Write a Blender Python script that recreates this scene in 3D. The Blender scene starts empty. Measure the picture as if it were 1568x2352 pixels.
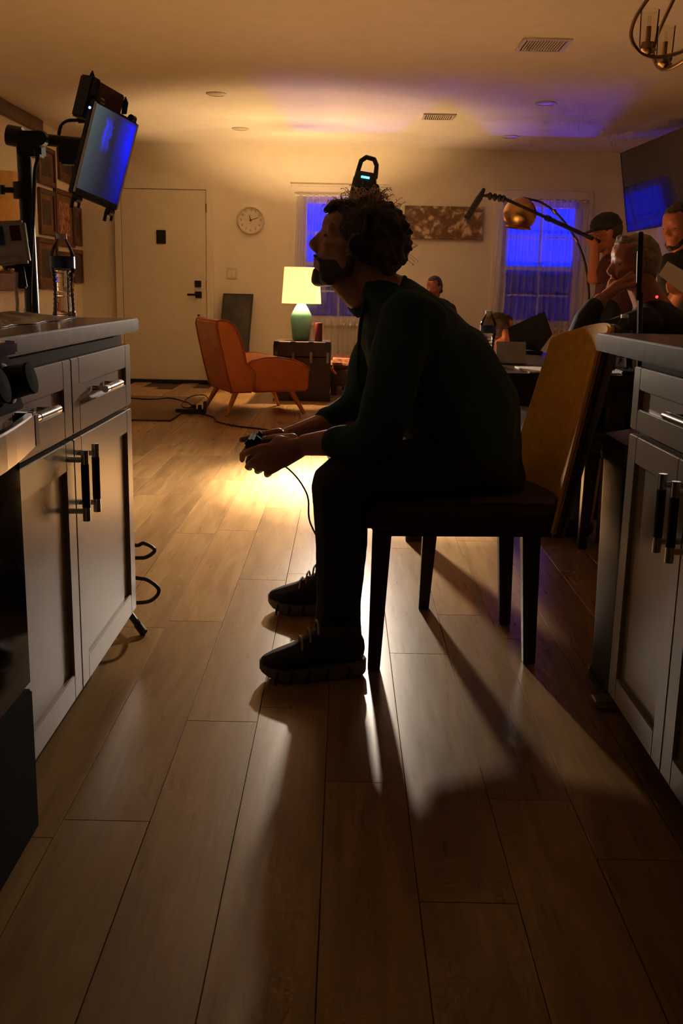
import bpy, bmesh, math, random
from mathutils import Vector, Matrix, Euler
random.seed(7)
SC = bpy.context.scene
COL = SC.collection

# ---------------------------------------------------------------- camera
CAM_H, PITCH, ROLL, FPX = 1.05, math.radians(12.6), math.radians(1.2), 2300.0
_f = Vector((0, math.cos(PITCH), -math.sin(PITCH)))
_u0 = Vector((0, math.sin(PITCH), math.cos(PITCH)))
_r0 = Vector((1, 0, 0))
_r = _r0 * math.cos(ROLL) + _u0 * math.sin(ROLL)
_u = -_r0 * math.sin(ROLL) + _u0 * math.cos(ROLL)
CAM = Vector((0, 0, CAM_H))
cd = bpy.data.cameras.new('camera')
cd.sensor_fit = 'VERTICAL'; cd.sensor_height = 36.0; cd.lens = 36.0 * FPX / 2352.0
cd.clip_start = 0.05; cd.clip_end = 100
cam = bpy.data.objects.new('camera', cd); COL.objects.link(cam)
cam.matrix_world = Matrix.Translation(CAM) @ Matrix((_r, _u, -_f)).transposed().to_4x4()
SC.camera = cam

# ---------------------------------------------------------------- exposure, world, large lights
vs = SC.view_settings
vs.view_transform = 'Standard'; vs.look = 'None'; vs.gamma = 1.0; vs.use_curve_mapping = False
vs.exposure = 0.0
cy = SC.cycles
cy.max_bounces = 6; cy.diffuse_bounces = 4; cy.glossy_bounces = 2; cy.transmission_bounces = 4; cy.transparent_max_bounces = 8
cy.caustics_reflective = False; cy.caustics_refractive = False; cy.use_adaptive_sampling = True; cy.adaptive_threshold = 0.07; cy.adaptive_min_samples = 20; cy.sample_clamp_indirect = 4.0
w = bpy.data.worlds.new('night_sky'); SC.world = w; w.use_nodes = True
bgn = w.node_tree.nodes['Background']
bgn.inputs[0].default_value = (0.001, 0.022, 1.0, 1); bgn.inputs[1].default_value = 1.7

def area(name, loc, direction, size, power, color, shape='DISK', spread=None):
    l = bpy.data.lights.new(name, 'AREA'); l.shape = shape; l.size = size; l.energy = power; l.color = color
    if spread: l.spread = spread
    o = bpy.data.objects.new(name, l); COL.objects.link(o); o.location = loc
    o.rotation_euler = Vector(direction).to_track_quat('-Z', 'Y').to_euler()
    return o
# film lamps with a blue gel standing low in the yard, raking up through the two windows
area('blue_yard_light', (-0.22, 14.3, 0.32), (0.03, -1, 0.3), 0.25, 150, (0.12, 0.05, 1.0))
area('blue_yard_light', (2.75, 14.3, 0.32), (-0.2, -1, 0.3), 0.25, 150, (0.12, 0.05, 1.0))

# ---------------------------------------------------------------- pixel helpers (world points at a real depth)
def ray(x, y):
    return _f + _r * ((x - 784.0) / FPX) + _u * ((1176.0 - y) / FPX)
def at(x, y, Y):
    d = ray(x, y); return CAM + d * (Y / d.y)
def atz(x, y, Z):
    d = ray(x, y); return CAM + d * ((Z - CAM_H) / d.z)
def atx(x, y, X):
    d = ray(x, y); return CAM + d * (X / d.x)

# ---------------------------------------------------------------- materials
def mat(name, col, rough=0.5, metal=0.0, var=0.12, scale=8.0, bump=0.0, bscale=60.0, spec=0.5, **kw):
    m = bpy.data.materials.new(name); m.use_nodes = True
    nt = m.node_tree; b = nt.nodes['Principled BSDF']
    b.inputs['Roughness'].default_value = rough; b.inputs['Metallic'].default_value = metal
    b.inputs['Specular IOR Level'].default_value = spec
    tc = nt.nodes.new('ShaderNodeTexCoord')
    n = nt.nodes.new('ShaderNodeTexNoise'); n.inputs['Scale'].default_value = scale; n.inputs['Detail'].default_value = 4
    nt.links.new(tc.outputs['Object'], n.inputs['Vector'])
    r = nt.nodes.new('ShaderNodeValToRGB')
    r.color_ramp.elements[0].position = 0.3; r.color_ramp.elements[1].position = 0.7
    r.color_ramp.elements[0].color = (*[c * (1 - var) for c in col], 1)
    r.color_ramp.elements[1].color = (*[min(1, c * (1 + var)) for c in col], 1)
    nt.links.new(n.outputs['Fac'], r.inputs['Fac']); nt.links.new(r.outputs['Color'], b.inputs['Base Color'])
    if bump:
        n2 = nt.nodes.new('ShaderNodeTexNoise'); n2.inputs['Scale'].default_value = bscale; n2.inputs['Detail'].default_value = 3
        nt.links.new(tc.outputs['Object'], n2.inputs['Vector'])
        bp = nt.nodes.new('ShaderNodeBump'); bp.inputs['Strength'].default_value = bump; bp.inputs['Distance'].default_value = 0.01
        nt.links.new(n2.outputs['Fac'], bp.inputs['Height']); nt.links.new(bp.outputs['Normal'], b.inputs['Normal'])
    for k, v in kw.items():
        b.inputs[k].default_value = v
    return m

def emit(name, col, strength):
    m = bpy.data.materials.new(name); m.use_nodes = True
    b = m.node_tree.nodes['Principled BSDF']
    b.inputs['Base Color'].default_value = (*[c * .2 for c in col], 1)
    b.inputs['Emission Color'].default_value = (*col, 1); b.inputs['Emission Strength'].default_value = strength
    return m

def sheer(name, col, transp, transl):
    """thin cloth or film: part see-through, part light-passing, part diffuse"""
    m = bpy.data.materials.new(name); m.use_nodes = True; nt = m.node_tree
    out = nt.nodes['Material Output']; nt.nodes.remove(nt.nodes['Principled BSDF'])
    d = nt.nodes.new('ShaderNodeBsdfDiffuse'); t = nt.nodes.new('ShaderNodeBsdfTranslucent'); tr = nt.nodes.new('ShaderNodeBsdfTransparent')
    n = nt.nodes.new('ShaderNodeTexNoise'); n.inputs['Scale'].default_value = 30
    r = nt.nodes.new('ShaderNodeValToRGB')
    r.color_ramp.elements[0].color = (*[c * .9 for c in col], 1); r.color_ramp.elements[1].color = (*col, 1)
    nt.links.new(n.outputs['Fac'], r.inputs['Fac'])
    nt.links.new(r.outputs['Color'], d.inputs['Color']); nt.links.new(r.outputs['Color'], t.inputs['Color'])
    a = nt.nodes.new('ShaderNodeMixShader'); a.inputs[0].default_value = transl
    nt.links.new(d.outputs[0], a.inputs[1]); nt.links.new(t.outputs[0], a.inputs[2])
    b = nt.nodes.new('ShaderNodeMixShader'); b.inputs[0].default_value = transp
    nt.links.new(a.outputs[0], b.inputs[1]); nt.links.new(tr.outputs[0], b.inputs[2])
    nt.links.new(b.outputs[0], out.inputs[0])
    return m

def pane_mat(name, tint, gloss):
    m = bpy.data.materials.new(name); m.use_nodes = True; nt = m.node_tree
    out = nt.nodes['Material Output']; nt.nodes.remove(nt.nodes['Principled BSDF'])
    tr = nt.nodes.new('ShaderNodeBsdfTransparent'); tr.inputs[0].default_value = (*tint, 1)
    g = nt.nodes.new('ShaderNodeBsdfGlossy'); g.inputs['Roughness'].default_value = 0.03
    fr = nt.nodes.new('ShaderNodeFresnel'); fr.inputs[0].default_value = 1.0 + gloss
    mx = nt.nodes.new('ShaderNodeMixShader'); nt.links.new(fr.outputs[0], mx.inputs[0])
    nt.links.new(tr.outputs[0], mx.inputs[1]); nt.links.new(g.outputs[0], mx.inputs[2])
    nt.links.new(mx.outputs[0], out.inputs[0])
    return m

def plank_mat():
    m = bpy.data.materials.new('oak_laminate'); m.use_nodes = True; nt = m.node_tree; L = nt.links
    b = nt.nodes['Principled BSDF']
    oi = nt.nodes.new('ShaderNodeObjectInfo'); tc = nt.nodes.new('ShaderNodeTexCoord')
    mp = nt.nodes.new('ShaderNodeMapping'); mp.inputs['Scale'].default_value = (22, 2.2, 22)
    ad = nt.nodes.new('ShaderNodeVectorMath'); ad.operation = 'ADD'
    mu = nt.nodes.new('ShaderNodeVectorMath'); mu.operation = 'SCALE'; mu.inputs['Scale'].default_value = 1.0
    cb = nt.nodes.new('ShaderNodeCombineXYZ')
    m7 = nt.nodes.new('ShaderNodeMath'); m7.operation = 'MULTIPLY'; m7.inputs[1].default_value = 37.0
    L.new(oi.outputs['Random'], m7.inputs[0])
    for k in range(3): L.new(m7.outputs[0], cb.inputs[k])
    L.new(tc.outputs['Object'], ad.inputs[0]); L.new(cb.outputs[0], ad.inputs[1]); L.new(ad.outputs[0], mp.inputs['Vector'])
    n = nt.nodes.new('ShaderNodeTexNoise'); n.inputs['Scale'].default_value = 1.0; n.inputs['Detail'].default_value = 7; n.inputs['Roughness'].default_value = .62
    n.inputs['Distortion'].default_value = .6
    L.new(mp.outputs[0], n.inputs['Vector'])
    r = nt.nodes.new('ShaderNodeValToRGB')
    r.color_ramp.elements[0].position = .28; r.color_ramp.elements[0].color = (.235, .125, .048, 1)
    r.color_ramp.elements[1].position = .72; r.color_ramp.elements[1].color = (.43, .26, .105, 1)
    L.new(n.outputs['Fac'], r.inputs['Fac'])
    hsv = nt.nodes.new('ShaderNodeHueSaturation')
    mr = nt.nodes.new('ShaderNodeMapRange'); mr.inputs['To Min'].default_value = .82; mr.inputs['To Max'].default_value = 1.16
    L.new(oi.outputs['Random'], mr.inputs['Value']); L.new(mr.outputs[0], hsv.inputs['Value'])
    L.new(r.outputs[0], hsv.inputs['Color'])
    mp3 = nt.nodes.new('ShaderNodeMapping'); mp3.inputs['Scale'].default_value = (70, 6, 70); L.new(ad.outputs[0], mp3.inputs['Vector'])
    n3 = nt.nodes.new('ShaderNodeTexNoise'); n3.inputs['Scale'].default_value = 1.0; n3.inputs['Detail'].default_value = 2; n3.inputs['Distortion'].default_value = 1.2
    L.new(mp3.outputs[0], n3.inputs['Vector'])
    r3 = nt.nodes.new('ShaderNodeValToRGB'); r3.color_ramp.elements[0].position = .80; r3.color_ramp.elements[1].position = .84
    L.new(n3.outputs['Fac'], r3.inputs['Fac'])
    mxs = nt.nodes.new('ShaderNodeMixRGB'); mxs.inputs[2].default_value = (.72, .58, .42, 1)
    L.new(r3.outputs[0], mxs.inputs[0]); L.new(hsv.outputs[0], mxs.inputs[1]); L.new(mxs.outputs[0], b.inputs['Base Color'])
    # worn gloss with scratches
    mp2 = nt.nodes.new('ShaderNodeMapping'); mp2.inputs['Scale'].default_value = (60, 5, 60)
    L.new(ad.outputs[0], mp2.inputs['Vector'])
    n2 = nt.nodes.new('ShaderNodeTexNoise'); n2.inputs['Scale'].default_value = 1.0; n2.inputs['Detail'].default_value = 5
    L.new(mp2.outputs[0], n2.inputs['Vector'])
    rr = nt.nodes.new('ShaderNodeMapRange'); rr.inputs['To Min'].default_value = .25; rr.inputs['To Max'].default_value = .32
    L.new(n2.outputs['Fac'], rr.inputs['Value']); L.new(rr.outputs[0], b.inputs['Roughness'])
    bp = nt.nodes.new('ShaderNodeBump'); bp.inputs['Strength'].default_value = .012; bp.inputs['Distance'].default_value = .004
    L.new(n2.outputs['Fac'], bp.inputs['Height']); L.new(bp.outputs[0], b.inputs['Normal'])
    return m

def art_mat():
    m = mat('abstract_art', (.3, .2, .12), .6); nt = m.node_tree; b = nt.nodes['Principled BSDF']
    v = nt.nodes.new('ShaderNodeTexVoronoi'); v.inputs['Scale'].default_value = 13
    n = nt.nodes.new('ShaderNodeTexNoise'); n.inputs['Scale'].default_value = 9; n.inputs['Detail'].default_value = 6
    tc = nt.nodes.new('ShaderNodeTexCoord'); ad = nt.nodes.new('ShaderNodeMixRGB'); ad.inputs[0].default_value = .22
    nt.links.new(tc.outputs['Object'], n.inputs['Vector']); nt.links.new(tc.outputs['Object'], ad.inputs[1]); nt.links.new(n.outputs['Color'], ad.inputs[2])
    nt.links.new(ad.outputs[0], v.inputs['Vector'])
    r = nt.nodes.new('ShaderNodeValToRGB'); e = r.color_ramp.elements
    e[0].position = .25; e[0].color = (.62, .50, .36, 1); e[1].position = .62; e[1].color = (.16, .085, .05, 1)
    e.new(.42).color = (.30, .19, .11, 1)
    nt.links.new(v.outputs['Distance'], r.inputs['Fac']); nt.links.new(r.outputs[0], b.inputs['Base Color'])
    return m

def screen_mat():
    """blue window reflection painted as screen glow: dark grey with upright blue bars"""
    m = bpy.data.materials.new('painted_reflection'); m.use_nodes = True; nt = m.node_tree; L = nt.links
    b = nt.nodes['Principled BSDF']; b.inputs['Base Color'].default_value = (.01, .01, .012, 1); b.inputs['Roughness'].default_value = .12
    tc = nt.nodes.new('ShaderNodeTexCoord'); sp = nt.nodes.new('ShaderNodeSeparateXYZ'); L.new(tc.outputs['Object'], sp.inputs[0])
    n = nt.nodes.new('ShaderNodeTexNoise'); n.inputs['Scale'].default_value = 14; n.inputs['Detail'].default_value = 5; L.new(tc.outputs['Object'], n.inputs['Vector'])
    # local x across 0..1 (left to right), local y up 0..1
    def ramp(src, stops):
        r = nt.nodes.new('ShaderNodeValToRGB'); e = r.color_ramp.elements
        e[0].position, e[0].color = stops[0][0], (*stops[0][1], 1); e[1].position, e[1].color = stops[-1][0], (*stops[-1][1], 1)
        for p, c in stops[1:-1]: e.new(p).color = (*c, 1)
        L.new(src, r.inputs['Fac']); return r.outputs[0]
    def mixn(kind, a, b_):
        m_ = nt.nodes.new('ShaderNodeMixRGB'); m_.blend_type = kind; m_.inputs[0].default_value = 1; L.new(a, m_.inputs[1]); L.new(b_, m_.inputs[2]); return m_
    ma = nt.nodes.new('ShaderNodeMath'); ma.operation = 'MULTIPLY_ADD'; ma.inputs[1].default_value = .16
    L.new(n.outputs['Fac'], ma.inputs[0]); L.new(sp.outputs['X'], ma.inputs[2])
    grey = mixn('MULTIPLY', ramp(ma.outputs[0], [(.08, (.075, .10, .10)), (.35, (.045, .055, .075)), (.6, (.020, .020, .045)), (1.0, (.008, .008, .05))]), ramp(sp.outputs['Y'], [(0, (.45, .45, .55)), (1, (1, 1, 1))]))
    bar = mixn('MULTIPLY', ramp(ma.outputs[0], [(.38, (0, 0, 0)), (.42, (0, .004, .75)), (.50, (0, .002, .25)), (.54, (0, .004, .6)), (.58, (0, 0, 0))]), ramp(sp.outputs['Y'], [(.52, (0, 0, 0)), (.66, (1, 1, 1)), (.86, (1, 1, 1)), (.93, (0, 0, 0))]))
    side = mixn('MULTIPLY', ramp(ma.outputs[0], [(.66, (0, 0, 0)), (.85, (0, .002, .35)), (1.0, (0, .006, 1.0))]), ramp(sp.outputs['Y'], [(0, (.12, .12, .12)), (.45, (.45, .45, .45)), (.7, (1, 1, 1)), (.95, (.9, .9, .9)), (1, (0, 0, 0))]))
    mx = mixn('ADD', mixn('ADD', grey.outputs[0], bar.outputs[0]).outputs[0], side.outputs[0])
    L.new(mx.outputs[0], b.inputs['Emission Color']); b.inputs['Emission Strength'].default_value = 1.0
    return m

M = dict(
    wall=mat('cream_wall_paint', (.84, .77, .64), .75, var=.03, bump=.05, bscale=180),
    ceil=mat('ceiling_paint', (.86, .80, .69), .8, var=.03, bump=.08, bscale=220),
    trim=mat('white_trim_paint', (.84, .78, .67), .45, var=.02),
    door=mat('cream_door_paint', (.80, .73, .60), .5, var=.03),
    plank=plank_mat(),
    subfloor=mat('subfloor', (.06, .035, .02), .8),
    cab=mat('taupe_cabinet_lacquer', (.34, .275, .22), .30, var=.04),
    cabdark=mat('cabinet_carcass', (.12, .095, .075), .9, spec=.08, var=.05),
    stone=mat('grey_quartz', (.20, .17, .155), .22, var=.12, scale=25),
    chrome=mat('brushed_nickel', (.78, .74, .70), .22, 1.0, var=.04),
    steel=mat('stainless_steel', (.62, .60, .58), .25, 1.0, var=.05, bump=.02, bscale=300),
    blackgrip=mat('black_grip', (.012, .011, .011), .35),
    blackmetal=mat('black_metal', (.012, .012, .013), .35, var=.2),
    blackplastic=mat('black_plastic', (.014, .014, .015), .45, var=.2),
    blackglass=mat('black_glass', (.004, .004, .005), .06, var=.1),
    matteblack=mat('matte_black', (.015, .015, .015), .9, spec=.1),
    rubber=mat('black_rubber', (.012, .012, .012), .6, var=.2),
    brass=mat('aged_brass', (.55, .33, .12), .28, 1.0, var=.1),
    bronze=mat('bronze_metal', (.34, .22, .12), .3, 1.0, var=.1),
    leather=mat('orange_leather', (.56, .145, .022), .34, var=.1, scale=12, bump=.08, bscale=130),
    welt=mat('dark_orange_welt', (.36, .085, .015), .4),
    oakleg=mat('honey_wood', (.50, .17, .03), .35, var=.2, scale=20),
    trunk=mat('black_trunk_board', (.035, .018, .015), .45, var=.3, bump=.1),
    trunkmetal=mat('trunk_metal', (.25, .20, .15), .35, .8),
    teal=mat('teal_ceramic', (.15, .40, .36), .3, var=.06),
    candle=mat('dark_red_wax', (.10, .008, .014), .4, var=.08),
    brownfabric=mat('dark_brown_fabric', (.045, .018, .008), .9, var=.12, scale=40, bump=.12, bscale=400),
    mustard=mat('mustard_velvet', (.74, .37, .030), .85, var=.10, scale=40, bump=.12, bscale=400),
    chairleg=mat('espresso_wood', (.028, .014, .010), .4, var=.25, scale=20),
    darkwood=mat('dark_table_wood', (.035, .02, .014), .3, var=.3, scale=14),
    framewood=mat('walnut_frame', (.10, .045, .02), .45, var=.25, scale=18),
    matboard=mat('picture_mat', (.17, .085, .045), .7, var=.3, scale=9),
    art=art_mat(),
    canvas=mat('canvas_edge', (.12, .085, .065), .7),
    leanart=mat('dark_leaning_art', (.04, .032, .03), .5, var=.6, scale=7),
    skin=mat('skin', (.40, .17, .10), .48, var=.08, scale=20),
    skinred=mat('ruddy_skin', (.40, .14, .08), .48, var=.08, scale=20),
    hair=mat('dark_brown_hair', (.045, .024, .014), .5, var=.35, scale=60, bump=.5, bscale=150),
    strand=sheer('backlit_hair_strand', (.60, .40, .26), .1, .7),  # paler than the hair, with the backlight put into the colour
    hairgrey=mat('sandy_grey_hair', (.28, .20, .13), .5, var=.35, scale=60, bump=.5, bscale=150),
    teal_shirt=mat('dark_teal_sweater', (.006, .034, .040), .85, var=.15, scale=30, bump=.15, bscale=250),
    jeans=mat('dark_trousers', (.006, .006, .008), .85, var=.2, bump=.15, bscale=200),
    black_shirt=mat('black_shirt', (.012, .011, .013), .85, var=.2),
    maroon_shirt=mat('maroon_shirt', (.07, .018, .018), .85, var=.2),
    cap=mat('dark_cap', (.014, .012, .014), .8),
    shoe=mat('dark_shoe_mesh', (.016, .010, .012), .7, var=.3, scale=60),
    sole=mat('pale_sole', (.22, .19, .17), .6),
    lace=mat('white_lace', (.35, .33, .31), .6),
    eye=mat('dark_eye', (.07, .04, .03), .2),
    paper=mat('white_paper', (.78, .74, .70), .6, var=.03),
    plasticbag=mat('grey_plastic_sheet', (.33, .28, .23), .3, var=.2, scale=20),
    label_blue=mat('blue_bottle_label', (.03, .06, .22), .35, var=.6, scale=40),
    cloth=mat('pale_grey_box', (.36, .34, .31), .6),
    greybox=mat('beige_grey_plastic', (.46, .42, .35), .4),
    redplastic=mat('dark_red_plastic', (.09, .008, .012), .4),
    rug=mat('brown_woven_mat', (.18, .11, .055), .95, var=.4, scale=60, bump=.6, bscale=160),
    quilt=mat('patterned_throw', (.33, .15, .10), .9, var=.75, scale=22, bump=.3),
    cordblack=mat('black_cord', (.012, .011, .010), .5),
    led_blue=emit('blue_status_led', (.1, .25, 1.0), 6),
    led_cyan=emit('cyan_readout', (.1, .75, 1.0), 4),
    led_red=emit('red_status_led', (1.0, .03, .05), 3),
    lampface=emit('lit_led_face', (1.0, .90, .78), 200),
    shade=sheer('lit_linen_shade', (.97, .88, .70), .0, .72),
    offshade=mat('amber_shade_texture', (.85, .52, .20), .6, var=.25, scale=3, bump=.6, bscale=70),
    sheer=sheer('sheer_white_curtain', (.80, .78, .82), .60, .62),
    glass=pane_mat('window_glass', (.95, .97, 1.0), .5),
    screenmesh=pane_mat('insect_screen', (.30, .30, .34), .05),
    pet=pane_mat('clear_plastic', (.95, .94, .94), .38),
    thinglass=pane_mat('thin_clear_glass', (.97, .96, .95), .12),
    picture=screen_mat(),  # glowing colour stands for the blue window mirrored in the monitor
    fence=mat('yard_fence_wood', (.10, .10, .12), .8, var=.3),
    ground=mat('yard_ground', (.08, .08, .08), .9, var=.3),
    vent=mat('vent_metal', (.60, .54, .46), .5),
    dark=mat('dark_recess', (.03, .025, .02), .8),
    clockface=mat('cream_clock_face', (.72, .65, .54), .6, var=.02),
    ivory=mat('ivory_plastic', (.70, .64, .54), .5, var=.02),
    ink=mat('dark_ink', (.12, .08, .05), .6),
    gypsum=mat('crumbs_dust', (.5, .42, .35), .9),
)
_bot = mat('clear_water', (1, 1, 1), .02, var=0, **{'Transmission Weight': 1.0, 'IOR': 1.33}); M['water'] = _bot

# ---------------------------------------------------------------- mesh kit
def T(loc, rx=0, ry=0, rz=0):
    return Matrix.Translation(Vector(loc)) @ Euler((rx, ry, rz)).to_matrix().to_4x4()

def frame_from(z, x=(1, 0, 0)):
    z = Vector(z).normalized(); x = Vector(x); x = (x - z * x.dot(z))
    if x.length < 1e-4: x = Vector((0, 1, 0)) - z * z.y
    x.normalize(); y = z.cross(x)
    return Matrix((x, y, z)).transposed()

_ico = bmesh.new(); bmesh.ops.create_icosphere(_ico, subdivisions=2, radius=1)
ICO = [v.co.copy() for v in _ico.verts]; _ico.free()

class MB:
    def __init__(s): s.v = []; s.f = []
    def add(s, vs_, fs):
        o = len(s.v); s.v += [Vector(v) for v in vs_]; s.f += [tuple(i + o for i in f) for f in fs]; return s
    def box(s, x0, x1, y0, y1, z0, z1, m=None):
        vs_ = [Vector((x, y, z)) for x in (x0, x1) for y in (y0, y1) for z in (z0, z1)]
        if m is not None: vs_ = [m @ v for v in vs_]
        return s.add(vs_, [(0, 1, 3, 2), (4, 6, 7, 5), (0, 4, 5, 1), (2, 3, 7, 6), (0, 2, 6, 4), (1, 5, 7, 3)])
    def tube(s, pts, r, n=8):
        pts = [Vector(p) for p in pts]; rs = r if isinstance(r, (list, tuple)) else [r] * len(pts)
        x = None; base = len(s.v)
        for i, p in enumerate(pts):
            t = (pts[min(i + 1, len(pts) - 1)] - pts[max(i - 1, 0)]).normalized()
            if x is None:
                x = t.orthogonal().normalized()
            x = (x - t * x.dot(t)).normalized(); y = t.cross(x)
            for k in range(n):
                a = 2 * math.pi * k / n
                s.v.append(p + (x * math.cos(a) + y * math.sin(a)) * rs[i])
        for i in range(len(pts) - 1):
            for k in range(n):
                a = base + i * n + k; b = base + i * n + (k + 1) % n
                s.f.append((a, b, b + n, a + n))
        s.f.append(tuple(base + k for k in reversed(range(n))))
        s.f.append(tuple(base + (len(pts) - 1) * n + k for k in range(n)))
        return s
    def lathe(s, prof, m=None, n=24, closed=True):
        base = len(s.v); m = m or Matrix.Identity(4)
        for r, z in prof:
            for k in range(n):
                a = 2 * math.pi * k / n
                s.v.append(m @ Vector((r * math.cos(a), r * math.sin(a), z)))
        for i in range(len(prof) - 1):
            for k in range(n):
                a = base + i * n + k; b = base + i * n + (k + 1) % n
                s.f.append((a, b, b + n, a + n))
        if closed:
            s.f.append(tuple(base + k for k in reversed(range(n))))
            s.f.append(tuple(base + (len(prof) - 1) * n + k for k in range(n)))
        return s
    def hull(s, balls):
        """convex hull of ellipsoids: (centre, radius or (rx,ry,rz)[, 3x3 rotation])"""
        bm = bmesh.new()
        for b in balls:
            c = Vector(b[0]); r = b[1]; r = (r, r, r) if not isinstance(r, (tuple, list)) else r
            R = b[2] if len(b) > 2 else None
            for d in ICO:
                p = Vector((d.x * r[0], d.y * r[1], d.z * r[2]))
                bm.verts.new(c + (R @ p if R is not None else p))
        res = bmesh.ops.convex_hull(bm, input=bm.verts)
        dead = [g for g in res['geom_interior'] + res['geom_unused'] if isinstance(g, bmesh.types.BMVert)]
        bmesh.ops.delete(bm, geom=list(set(dead)), context='VERTS')
        bm.verts.index_update()
        s.add([v.co.copy() for v in bm.verts], [tuple(v.index for v in f.verts) for f in bm.faces]); bm.free(); return s
    def chain(s, pts):
        """limb: consecutive (point, radius) ellipsoids hulled pairwise"""
        for a, b in zip(pts, pts[1:]): s.hull([a, b])
        return s
    def grid(s, rows, thick=None, close=False):
        """sheet through rows of points; thick = offset vector function or None"""
        R = len(rows); C = len(rows[0]); base = len(s.v)
        for r in rows: s.v += [Vector(p) for p in r]
        for i in range(R - 1):
            for j in range(C - 1):
                a = base + i * C + j
                s.f.append((a, a + 1, a + C + 1, a + C))
        return s
    def solid(s, front, back):
        """closed solid between two matching point grids"""
        R = len(front); C = len(front[0]); b0 = len(s.v)
        for r in front: s.v += [Vector(p) for p in r]
        b1 = len(s.v)
        for r in back: s.v += [Vector(p) for p in r]
        for i in range(R - 1):
            for j in range(C - 1):
                a = i * C + j
                s.f.append((b0 + a, b0 + a + 1, b0 + a + C + 1, b0 + a + C))
                s.f.append((b1 + a, b1 + a + C, b1 + a + C + 1, b1 + a + 1))
        edge = [(0, j) for j in range(C)] + [(i, C - 1) for i in range(1, R)] + [(R - 1, j) for j in range(C - 2, -1, -1)] + [(i, 0) for i in range(R - 2, 0, -1)]
        ids = [i * C + j for i, j in edge]
        for k in range(len(ids)):
            a, b = ids[k], ids[(k + 1) % len(ids)]
            s.f.append((b0 + b, b0 + a, b1 + a, b1 + b))
        return s
    def prism(s, poly, off):
        n = len(poly); b = len(s.v); off = Vector(off)
        s.v += [Vector(p) for p in poly] + [Vector(p) + off for p in poly]
        s.f.append(tuple(b + i for i in range(n))); s.f.append(tuple(b + n + i for i in reversed(range(n))))
        for i in range(n):
            j = (i + 1) % n; s.f.append((b + j, b + i, b + n + i, b + n + j))
        return s
    def mesh(s, name, bevel=0, seg=2, smooth=None, remesh=None, relax=0):
        me = bpy.data.meshes.new(name); me.from_pydata(s.v, [], s.f)
        bm = bmesh.new(); bm.from_mesh(me)
        bmesh.ops.recalc_face_normals(bm, faces=bm.faces)
        if bevel:
            ed = [e for e in bm.edges if len(e.link_faces) == 2 and e.calc_face_angle(0) > .6]
            bmesh.ops.bevel(bm, geom=ed, offset=bevel, segments=seg, affect='EDGES', clamp_overlap=True)
        bm.to_mesh(me); bm.free()
        if remesh:
            t = bpy.data.objects.new('t', me); COL.objects.link(t)
            md = t.modifiers.new('r', 'REMESH'); md.mode = 'VOXEL'; md.voxel_size = remesh; md.use_smooth_shade = True
            if relax:
                m2 = t.modifiers.new('s', 'SMOOTH'); m2.factor = .5; m2.iterations = relax
            dg = bpy.context.evaluated_depsgraph_get()
            me2 = bpy.data.meshes.new_from_object(t.evaluated_get(dg))
            bpy.data.objects.remove(t); bpy.data.meshes.remove(me); me = me2; me.name = name; smooth = 180
        if smooth is not None:
            for p in me.polygons: p.use_smooth = True
            if smooth < 179: me.set_sharp_from_angle(angle=math.radians(smooth))
        return me
    def build(s, name, material, parent=None, label=None, **k):
        return link(name, s.mesh(name, **k), material, parent, label)

WORLD_LOC = {}
def link(name, me, material, parent=None, label=None):
    if material is not None and not me.materials: me.materials.append(M[material] if isinstance(material, str) else material)
    o = bpy.data.objects.new(name, me); COL.objects.link(o)
    if parent is not None:
        o.parent = parent; o.matrix_parent_inverse = WORLD_LOC.get(parent.name, Matrix.Identity(4)).inverted()
        WORLD_LOC[o.name] = Matrix.Identity(4)
    if label: o['label'] = label
    return o

def thing(name, label, cat, loc, group=None):
    o = bpy.data.objects.new(name, None); COL.objects.link(o); o.empty_display_size = .1
    o.location = loc; WORLD_LOC[o.name] = Matrix.Translation(Vector(loc))
    o['label'] = label; o['category'] = cat
    if group: o['group'] = group
    return o
def tag(o, label, cat, group=None):
    o['label'] = label; o['category'] = cat
    if group: o['group'] = group
    return o
def struct(o, label=None):
    o['kind'] = 'structure'
    if label: o['label'] = label
    return o

def spline(pts, n=8):
    """Catmull-Rom through points"""
    P = [Vector(p) for p in pts]; P = [P[0] * 2 - P[1]] + P + [P[-1] * 2 - P[-2]]; out = []
    for i in range(1, len(P) - 2):
        for k in range(n):
            t = k / n; a, b, c, d = P[i - 1], P[i], P[i + 1], P[i + 2]
            out.append(.5 * ((2 * b) + (c - a) * t + (2 * a - 5 * b + 4 * c - d) * t * t + (3 * b - a - 3 * c + d) * t ** 3))
    out.append(P[-2]); return out

# ================================================================= STRUCTURE
WY, XL, XR, YB, CZ = 11.11, -2.86, 3.08, -1.6, 2.495
W1, W2, WZ0, WZ1 = (-.50, .34), (1.66, 2.50), .68, 2.0

fl = struct(MB().box(XL - .1, XR + .1, YB - .1, WY + .1, -.10, -.010).build('floor', 'subfloor'), 'pale oak laminate plank floor')
PW, PL = .174, 1.23
pm = MB().box(-PW / 2 + .0005, PW / 2 - .0005, -PL / 2 + .0005, PL / 2 - .0005, -.0098, 0).mesh('plank', bevel=.0010, seg=1)
pm.materials.append(M['plank'])
known = {-2: 3.05, -1: 2.30, 0: 3.62, 2: 2.80}
spots = []
for c in range(-16, 20):
    xc = -.197 + PW * (c + .5)
    if xc < XL + .05 or xc > XR - .05: continue
    ph = known.get(c, random.uniform(0, PL))
    k0 = math.floor((0.6 - ph) / PL)
    for k in range(k0, k0 + 12):
        y = ph + PL * (k + .5)
        if y > WY - .25: continue
        px = 784 + FPX * xc / y
        vis = -60 < px < 1630
        # behind the counters nothing of the floor shows
        if xc < -.78 and y < 3.4: vis = False
        if xc > .95 and y < 2.3: vis = False
        spots.append((not vis, y, xc))
spots.sort()
rest = MB()
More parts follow.
